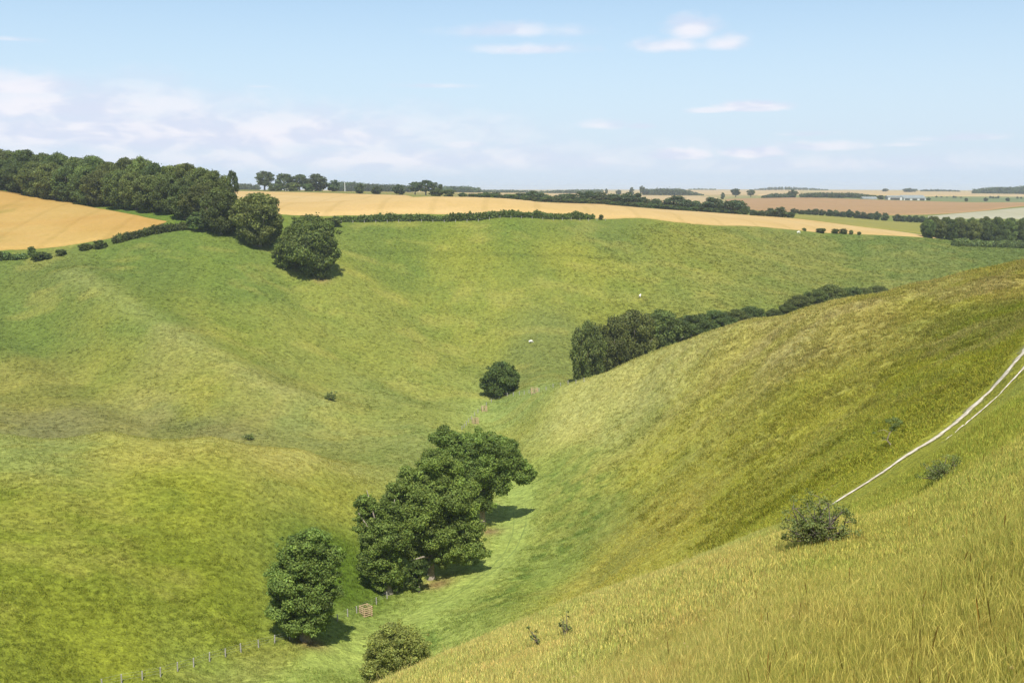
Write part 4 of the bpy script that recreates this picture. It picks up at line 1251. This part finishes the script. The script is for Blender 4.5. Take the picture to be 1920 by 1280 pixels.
link('crown', mesh_np('crown', vv, ff, [M_OAK], tt), r)
tag(r, 'small wind-bent hawthorn with bare lower stem on the hillside left of the chalk track', 'tree')


# ------------------------------------------------------------------ grass (instanced tufts)
def tuft(name, n, rad, h, wd, cols, seed, heads=0.2, bend=0.35):
    rng = np.random.default_rng(seed)
    V = []; Fc = []; T = []
    for i in range(n):
        a = rng.random() * 6.283; rr = rad * math.sqrt(rng.random())
        bx, by = rr * math.cos(a), rr * math.sin(a)
        hh = h * (0.55 + 0.6 * rng.random())
        da = rng.random() * 6.283; bd = bend * hh * rng.random() * 1.3
        dx, dy = math.cos(da) * bd, math.sin(da) * bd
        fa = rng.random() * 3.1416
        wx, wy = math.cos(fa) * wd, math.sin(fa) * wd
        c = np.array(cols[int(rng.integers(len(cols)))]) * (0.5 + 1.0 * rng.random())
        k = len(V)
        for t, ww in ((0, 1.0), (0.5, 0.85), (0.85, 0.5)):
            px, py, pz = bx + dx * t * t, by + dy * t * t, hh * (t - 0.12 * t * t * bend * 2)
            V.append((px - wx * ww, py - wy * ww, pz)); V.append((px + wx * ww, py + wy * ww, pz))
        if rng.random() < heads:   # seed head
            V[-2] = (V[-2][0] - wx * 0.8, V[-2][1] - wy * 0.8, V[-2][2]); V[-1] = (V[-1][0] + wx * 0.8, V[-1][1] + wy * 0.8, V[-1][2])
            ch = c * np.array((1.35, 1.15, 1.3))
        else:
            ch = c
        V.append((bx + dx * 1.15, by + dy * 1.15, hh * (1 - 0.2 * bend))); V.append((bx + dx * 1.15 + wx * .2, by + dy * 1.15 + wy * .2, hh * (1 - 0.2 * bend)))
        Fc += [(k, k + 1, k + 3, k + 2), (k + 2, k + 3, k + 5, k + 4), (k + 4, k + 5, k + 7, k + 6)]
        T += [c * 0.9, c * 0.9, c, c, (c + ch) / 2, (c + ch) / 2, ch, ch]
    return mesh_np(name, np.array(V), np.array(Fc), [M_BLADE], np.array(T))


def scatter(name, pts, scl, meshes, gc, label, tilt=0.07):
    """one stuff object: points with instanced tufts through geometry nodes"""
    n = len(pts)
    me = bpy.data.meshes.new(name)
    me.vertices.add(n); me.vertices.foreach_set('co', np.asarray(pts, np.float32).ravel())
    rot = np.zeros((n, 3), np.float32); rot[:, 2] = RNG.random(n) * 6.283; rot[:, 0] = RNG.normal(size=n) * tilt; rot[:, 1] = RNG.normal(size=n) * tilt
    a = me.attributes.new('rot', 'FLOAT_VECTOR', 'POINT'); a.data.foreach_set('vector', rot.ravel())
    a = me.attributes.new('scl', 'FLOAT', 'POINT'); a.data.foreach_set('value', np.asarray(scl, np.float32))
    a = me.attributes.new('gcol', 'FLOAT_VECTOR', 'POINT'); a.data.foreach_set('vector', np.asarray(gc, np.float32).ravel())
    a = me.attributes.new('idx', 'INT', 'POINT'); a.data.foreach_set('value', RNG.integers(0, len(meshes), n).astype(np.int32))
    me.update()
    o = link(name, me)
    src = bpy.data.collections.new(name + '_tufts')
    for i, mm in enumerate(meshes):
        t = bpy.data.objects.new(f'{name}_tuft', mm)
        src.objects.link(t)
    ng = bpy.data.node_groups.new(name, 'GeometryNodeTree')
    ng.interface.new_socket('Geometry', in_out='INPUT', socket_type='NodeSocketGeometry')
    ng.interface.new_socket('Geometry', in_out='OUTPUT', socket_type='NodeSocketGeometry')
    N = ng.nodes; L = ng.links
    gi = N.new('NodeGroupInput'); go = N.new('NodeGroupOutput')
    ci = N.new('GeometryNodeCollectionInfo'); ci.inputs['Collection'].default_value = src
    ci.inputs['Separate Children'].default_value = True; ci.inputs['Reset Children'].default_value = True
    ip = N.new('GeometryNodeInstanceOnPoints'); ip.inputs['Pick Instance'].default_value = True
    def attr(nm, ty):
        k = N.new('GeometryNodeInputNamedAttribute'); k.data_type = ty; k.inputs['Name'].default_value = nm
        return k.outputs['Attribute']
    e2r = N.new('FunctionNodeEulerToRotation')
    L.new(attr('rot', 'FLOAT_VECTOR'), e2r.inputs[0])
    L.new(gi.outputs[0], ip.inputs['Points']); L.new(ci.outputs[0], ip.inputs['Instance'])
    L.new(attr('idx', 'INT'), ip.inputs['Instance Index']); L.new(e2r.outputs[0], ip.inputs['Rotation']); L.new(attr('scl', 'FLOAT'), ip.inputs['Scale'])
    L.new(ip.outputs[0], go.inputs[0])
    md = o.modifiers.new('tufts', 'NODES'); md.node_group = ng
    tag(o, label, 'grass', None, 'stuff')
    return o


def spread(n, a0, a1, d0, d1, power=1.0):
    """points over the bank, thinning with distance"""
    b = RNG.random(n)
    y = np.exp(math.log(d0) + (math.log(d1) - math.log(d0)) * b ** power)
    x = (a0 + (a1 - a0) * RNG.random(n)) * y
    return x, y


MULT = [(1.0, 1.0, 1.0), (1.12, 1.04, 0.9), (0.86, 0.98, 0.9), (1.2, 1.12, 1.2), (0.8, 0.92, 0.8), (1.15, 0.98, 0.95), (0.95, 1.02, 0.95)]
TN = [tuft('tuft', 60, 0.20, 0.29, 0.0027, MULT, 200 + i, 0.3, 0.25) for i in range(6)]
TM = [tuft('tuft', 44, 0.30, 0.32, 0.007, MULT, 220 + i, 0.2, 0.25) for i in range(6)]
TF = [tuft('tuft', 22, 0.55, 0.34, 0.030, MULT, 240 + i, 0.0, 0.7) for i in range(5)]


def gcol(x, y):
    i = np.clip(np.searchsorted(GA, x / y), 0, len(GA) - 1); j = np.clip(np.searchsorted(GB, np.log(y)), 0, len(GB) - 1)
    return tint[j, i]


def bank_mask(x, y):
    """the tall grass grows on the near bank, up to its brow and not on the chalk track"""
    a = x / y
    lim = np.interp(a, [-0.3, -0.124, 0.064, 0.2, 0.31, 0.37, 0.45, 0.5, 0.62], [42, 45, 54, 66, 69, 80, 90, 96, 110])
    k = y < lim
    k &= seg_dist(x, y, RUT1) > 0.42 + 0.3 * RNG.random(len(x))
    k &= seg_dist(x, y, RUT2) > 0.30 + 0.25 * RNG.random(len(x))
    return k


def hues(x, y, c):
    """patches of green, straw and brown seed heads in the sward"""
    g = sstep(fbm(x / 2.2, y / 4.0, 301, 3), 0.0, 0.55)[:, None]
    r = sstep(fbm(x / 1.6, y / 3.0, 311, 3), 0.15, 0.6)[:, None]
    c = c * (1 - 0.35 * g) + 0.35 * g * c * np.array((0.72, 0.92, 0.7))
    c = c * (1 - 0.3 * r) + 0.3 * r * c * np.array((1.12, 0.92, 1.05))
    return c * (0.85 + 0.3 * RNG.random(len(x)))[:, None]


BG = np.array((1.44, 1.55, 2.7))
x, y = spread(125000, -0.3, 1.0, 5, 34, 0.8)
k = bank_mask(x, y); x, y = x[k], y[k]
patch = fbm(x / 3.5, y / 3.5, 61, 3)
scatter('tall_grass', np.stack([x, y, Hz(x, y) - 0.03], -1), (0.82 + 0.6 * patch + 0.3 * RNG.random(len(x))), TN, hues(x, y, gcol(x, y) * BG), 'tall yellow-green seeding grass covering the near bank')
x, y = spread(85000, -0.35, 0.75, 26, 110, 0.85)
k = bank_mask(x, y); x, y = x[k], y[k]
patch = fbm(x / 5, y / 5, 63, 3)
near_tr = np.minimum(seg_dist(x, y, RUT1), seg_dist(x, y, RUT2))
scl = (0.85 + 0.4 * patch + 0.25 * RNG.random(len(x))) * (0.2 + 0.8 * sstep(near_tr, 0.8, 6.0))
scatter('tall_grass', np.stack([x, y, Hz(x, y) - 0.04], -1), scl, TM, hues(x, y, gcol(x, y) * BG), 'tall straw-coloured grass along the brow of the near bank')
STALK = [tuft('stalks', 6, 0.40, 0.46, 0.0024, [(1.15, 1.12, 1.2), (1.25, 1.15, 1.25), (1.05, 1.0, 1.0)], 260 + i, 1.0, 0.35) for i in range(4)]
DOCK = [tuft('dock', 2, 0.12, 0.75, 0.009, [(0.52, 0.36, 0.3), (0.42, 0.34, 0.3)], 270 + i, 0.6, 0.3) for i in range(3)]
x, y = spread(20000, -0.2, 0.95, 7, 60, 0.8)
k = bank_mask(x, y); x, y = x[k], y[k]
k = fbm(x / 4, y / 4, 501, 3) > -0.15; x, y = x[k], y[k]
scatter('seed_stalks', np.stack([x, y, Hz(x, y) - 0.03], -1), (0.7 + 0.5 * RNG.random(len(x))), STALK, gcol(x, y) * BG, 'taller pale seed stalks standing out of the near grass', 0.15)
x, y = spread(420, -0.1, 0.62, 7, 45, 0.8)
k = bank_mask(x, y); x, y = x[k], y[k]
scatter('dock_stems', np.stack([x, y, Hz(x, y) - 0.03], -1), 0.6 + 0.5 * RNG.random(len(x)), DOCK, gcol(x, y) * BG, 'scattered dark reddish dock stems in the near grass', 0.1)
FL = []
for i in range(2):
    rng = np.random.default_rng(290 + i); v_ = []; f_ = []; t_ = []
    v_ += [(-.004, 0, 0), (.004, 0, 0), (.014, 0, .40), (.008, 0, .40)]; f_.append((0, 1, 2, 3)); t_ += [(0.9, 1.0, 0.8)] * 4
    for a_ in range(4):
        an = a_ * math.pi / 4; ca, sa = math.cos(an) * .022, math.sin(an) * .022; k_ = len(v_)
        v_ += [(ca + .01, sa, .40), (.01, 0, .43), (-ca + .01, -sa, .40), (.01, 0, .385)]; f_.append((k_, k_ + 1, k_ + 2, k_ + 3)); t_ += [((2.0, 1.9, 5.5), (2.2, 2.2, 4.5))[i]] * 4
    FL.append(mesh_np('flower', np.array(v_), np.array(f_), [M_BLADE], np.array(t_)))
x, y = spread(160, -0.05, 0.6, 8, 40, 0.8)
k = bank_mask(x, y); x, y = x[k], y[k]
scatter('wildflowers', np.stack([x, y, Hz(x, y)], -1), 0.8 + 0.5 * RNG.random(len(x)), FL, gcol(x, y), 'sparse pale lilac and white wildflowers in the near grass', 0.15)
# rough tussocks over the valley sides
x, y = spread(16000, 0.02, 0.56, 95, 235, 0.9)
k = (x > 20) & (fbm(x / 7, y / 5, 601, 3) > 0.05) & (np.minimum(seg_dist(x, y, RUT1), seg_dist(x, y, RUT2)) > 4)
x, y = x[k], y[k]
scatter('terracette_tufts', np.stack([x, y, Hz(x, y) - 0.05], -1), 0.7 + 0.6 * RNG.random(len(x)), TF, gcol(x, y) * np.array((0.68, 0.70, 0.52)) * (0.8 + 0.5 * RNG.random(len(x)))[:, None], 'darker coarse tufts along the sheep terraces of the right-hand hill', 0.3)
x, y = spread(230000, -0.55, 0.56, 75, 680, 0.9)
k = ~bank_mask(x, y)
k &= np.minimum(seg_dist(x, y, RUT1), seg_dist(x, y, RUT2)) > 1.7
edge = np.interp(x / y, [(u - 960) / F for u in (0, 200, 375, 520, 640, 900, 1140, 1300, 1500, 1640, 1790, 1920)], [396, 404, 418, 440, 464, 470, 484, 534, 594, 632, 660, 664])
k &= y < edge - 12 * RNG.random(len(x)) ** 2
mown = seg_dist(x, y, [hit(u, v, 90)[:2] for u, v in ((978, 905), (976, 960), (958, 1028), (886, 1097), (760, 1172), (600, 1240))])
k &= mown > 2.5
dens = fbm(x / 6, y / 6, 401, 3)
right = sstep(x, 10, 50)
k &= RNG.random(len(x)) < (0.55 + 0.35 * right + 0.2 * dens)
x, y, dens, right = x[k], y[k], dens[k], right[k]
scl = (0.55 + 0.25 * right + 0.25 * dens + 0.3 * RNG.random(len(x))) * (0.75 + np.minimum(y, 400) / 520)
scatter('meadow_tussocks', np.stack([x, y, Hz(x, y) - 0.05], -1), scl, TF, gcol(x, y) * (1.03 + 0.28 * RNG.random(len(x)))[:, None], 'rough grass tussocks over the valley sides', 0.25)


# ------------------------------------------------------------------ light, sky, view
SUN_EL = math.radians(56); SUN_AZ = math.radians(177)     # azimuth clockwise from +Y: behind the camera, a little to the right
sd = Vector((math.sin(SUN_AZ) * math.cos(SUN_EL), math.cos(SUN_AZ) * math.cos(SUN_EL), math.sin(SUN_EL)))
sl = bpy.data.lights.new('sun', 'SUN'); sl.energy = 4.2; sl.angle = math.radians(0.53); sl.color = (1.0, 0.955, 0.88)
so = bpy.data.objects.new('sun', sl); COL.objects.link(so)
so.rotation_euler = sd.to_track_quat('Z', 'Y').to_euler()

W = bpy.data.worlds.new('World'); SC.world = W
W.use_nodes = True
nt = W.node_tree; nt.nodes.clear()
b = NT(nt)
sky = b.n('ShaderNodeTexSky', sky_type='NISHITA')
sky.sun_disc = False; sky.sun_elevation = SUN_EL; sky.sun_rotation = SUN_AZ
sky.air_density = 1.0; sky.dust_density = 1.0; sky.ozone_density = 1.5; sky.altitude = 150
tc = b.n('ShaderNodeTexCoord')
sx = b.n('ShaderNodeSeparateXYZ'); nt.links.new(tc.outputs['Generated'], sx.inputs[0])
az = b.math('ARCTAN2', sx.outputs[0], sx.outputs[1])
el = b.math('ARCSINE', sx.outputs[2])
cv = b.n('ShaderNodeCombineXYZ'); b.put(cv.inputs[0], az); b.put(cv.inputs[1], b.math('MULTIPLY', el, 2.2))
V = cv.outputs[0]
n_big = b.noise(V, 14.0, 6, 0.55, 0.4)
n_fin = b.noise(V, 48.0, 4, 0.55, 0.4)
nz = b.math('ADD', b.math('MULTIPLY', n_big, 0.68), b.math('MULTIPLY', n_fin, 0.32))


def px_dir(u, v):
    a, q = aq(u, v)
    return math.atan2(a, 1.0), math.atan2(-q, math.hypot(a, 1.0))


def cloud(u, v, ru, rv, soft=0.5, amp=1.6, dens=1.0, bias=0.0):
    a0, e0 = px_dir(u, v)
    A = b.math('DIVIDE', b.math('SUBTRACT', az, a0), ru / F)
    E = b.math('DIVIDE', b.math('SUBTRACT', el, e0), rv / F)
    # flatter below than above
    E = b.math('MULTIPLY', E, b.math('MULTIPLY_ADD', b.math('LESS_THAN', E, 0.0), 0.7, 1.0))
    r2 = b.math('ADD', b.math('MULTIPLY', A, A), b.math('MULTIPLY', E, E))
    f = b.math('SUBTRACT', 1.0 + bias, b.math('SQRT', r2))
    f = b.math('ADD', f, b.math('MULTIPLY', b.math('SUBTRACT', nz, 0.52), amp * 1.15))
    return b.ramp(f, -0.05, 0.15 + soft * 1.1, 0.0, min(1.0, dens * 1.15))


CL = [(1298, 60, 58, 36, 0.7, 1.8, 0.8, 0.1), (1262, 88, 85, 22, 0.7, 1.8, 0.75, 0.12), (1360, 84, 60, 24, 0.7, 1.8, 0.75, 0.12), (960, 60, 170, 20, 0.9, 2.0, 0.6, 0.15), (1005, 94, 130, 15, 0.8, 1.8, 0.65, 0.15),
      (1410, 202, 75, 13, 0.5, 1.8, 0.8, 0.15), (1325, 208, 45, 8, 0.6, 2.0, 0.65, 0.15), (1128, 236, 58, 14, 0.7, 2.0, 0.65, 0.2), (1200, 238, 40, 7, 0.7, 2.0, 0.5, 0.2), (1270, 292, 80, 18, 0.5, 1.8, 0.85, 0.15), (1405, 288, 75, 16, 0.5, 1.8, 0.85, 0.15), (1550, 276, 100, 14, 0.7, 2.0, 0.65, 0.2), (1830, 258, 60, 8, 0.7, 2.0, 0.5, 0.2), (1690, 272, 50, 7, 0.7, 2.0, 0.5, 0.2), (1520, 252, 60, 6, 0.7, 2.0, 0.45, 0.2), (870, 272, 60, 12, 0.6, 1.8, 0.6, 0.2),
      (815, 162, 110, 7, 0.8, 1.6, 0.5), (20, 74, 70, 7, 0.8, 1.4, 0.45), (30, 168, 200, 34, 0.9, 1.3, 0.85, 0.25), (100, 205, 430, 64, 1.0, 1.2, 0.9, 0.3), (330, 255, 640, 64, 1.0, 1.2, 0.95, 0.4), (700, 300, 800, 44, 1.2, 1.5, 0.75, 0.35), (1500, 310, 700, 30, 1.2, 1.8, 0.55, 0.15), (150, 245, 260, 32, 0.7, 1.8, 0.8), (440, 262, 170, 26, 0.7, 1.8, 0.8), (640, 214, 110, 9, 0.8, 1.6, 0.5),
      (780, 285, 180, 28, 0.8, 2.0, 0.6), (60, 270, 300, 60, 1.2, 1.6, 0.75), (1750, 262, 120, 8, 0.9, 2.4, 0.35), (1650, 300, 300, 24, 1.2, 2.4, 0.35), (1000, 310, 500, 30, 1.2, 2.4, 0.5), (485, 163, 45, 5, 0.8, 1.4, 0.4)]
mask = None
for c in CL:
    m_ = cloud(*c)
    mask = m_ if mask is None else b.math('MAXIMUM', mask, m_)
mask = b.math('MULTIPLY', mask, b.ramp(el, 0.0, 0.02))
n_sh = b.noise(b.scale(V, 1.0, 1.3, 1.0), 20.0, 4, 0.5, 0.3)
shade = b.ramp(n_sh, 0.40, 0.60)
ccol = b.mix(shade, (0.432, 0.468, 0.56, 1), (0.545, 0.545, 0.59, 1))
SKYK = 0.085
skyc = b.mix(1.0, sky.outputs[0], (SKYK * 0.98, SKYK * 1.07, SKYK * 1.06, 1), 'MULTIPLY')
# thin milky veil, thicker towards the horizon
veil = b.ramp(el, -0.02, 0.26, 0.90, 0.12)
skyv = b.mix(veil, skyc, (0.395, 0.468, 0.575, 1))
final = b.mix(mask, skyv, ccol)
bg = b.n('ShaderNodeBackground'); bg.inputs['Strength'].default_value = 1.0
b.put(bg.inputs['Color'], final)
wo = b.n('ShaderNodeOutputWorld'); nt.links.new(bg.outputs[0], wo.inputs[0])

# haze: the air of the whole scene
HAZE = True
if HAZE:
    m = MB()
    zlo = float(ZZ.min()) - 1.0
    zhi = 32.0
    m.box((0, 6900, (zlo + zhi) / 2), (34000, 14400, zhi - zlo))
    hm, hnt = newmat('haze_air'); hb = NT(hnt)
    pv = hb.n('ShaderNodeVolumePrincipled')
    pv.inputs['Color'].default_value = (0.80, 0.88, 1.0, 1)
    pv.inputs['Density'].default_value = 1.0e-4
    pv.inputs['Anisotropy'].default_value = 0.2
    ho = hb.n('ShaderNodeOutputMaterial'); hnt.links.new(pv.outputs[0], ho.inputs['Volume'])
    hz = link('haze', m.mesh('haze', hm)); tag(hz, kind='stuff')

vs = SC.view_settings
SC.display_settings.display_device = 'sRGB'
vs.view_transform = 'Standard'; vs.look = 'None'; vs.gamma = 1.0; vs.use_curve_mapping = False
vs.exposure = 0.75
SC.cycles.max_bounces = 6
SC.cycles.diffuse_bounces = 3
SC.cycles.transmission_bounces = 3
SC.cycles.transparent_max_bounces = 6
SC.cycles.volume_bounces = 1
SC.cycles.use_denoising = True
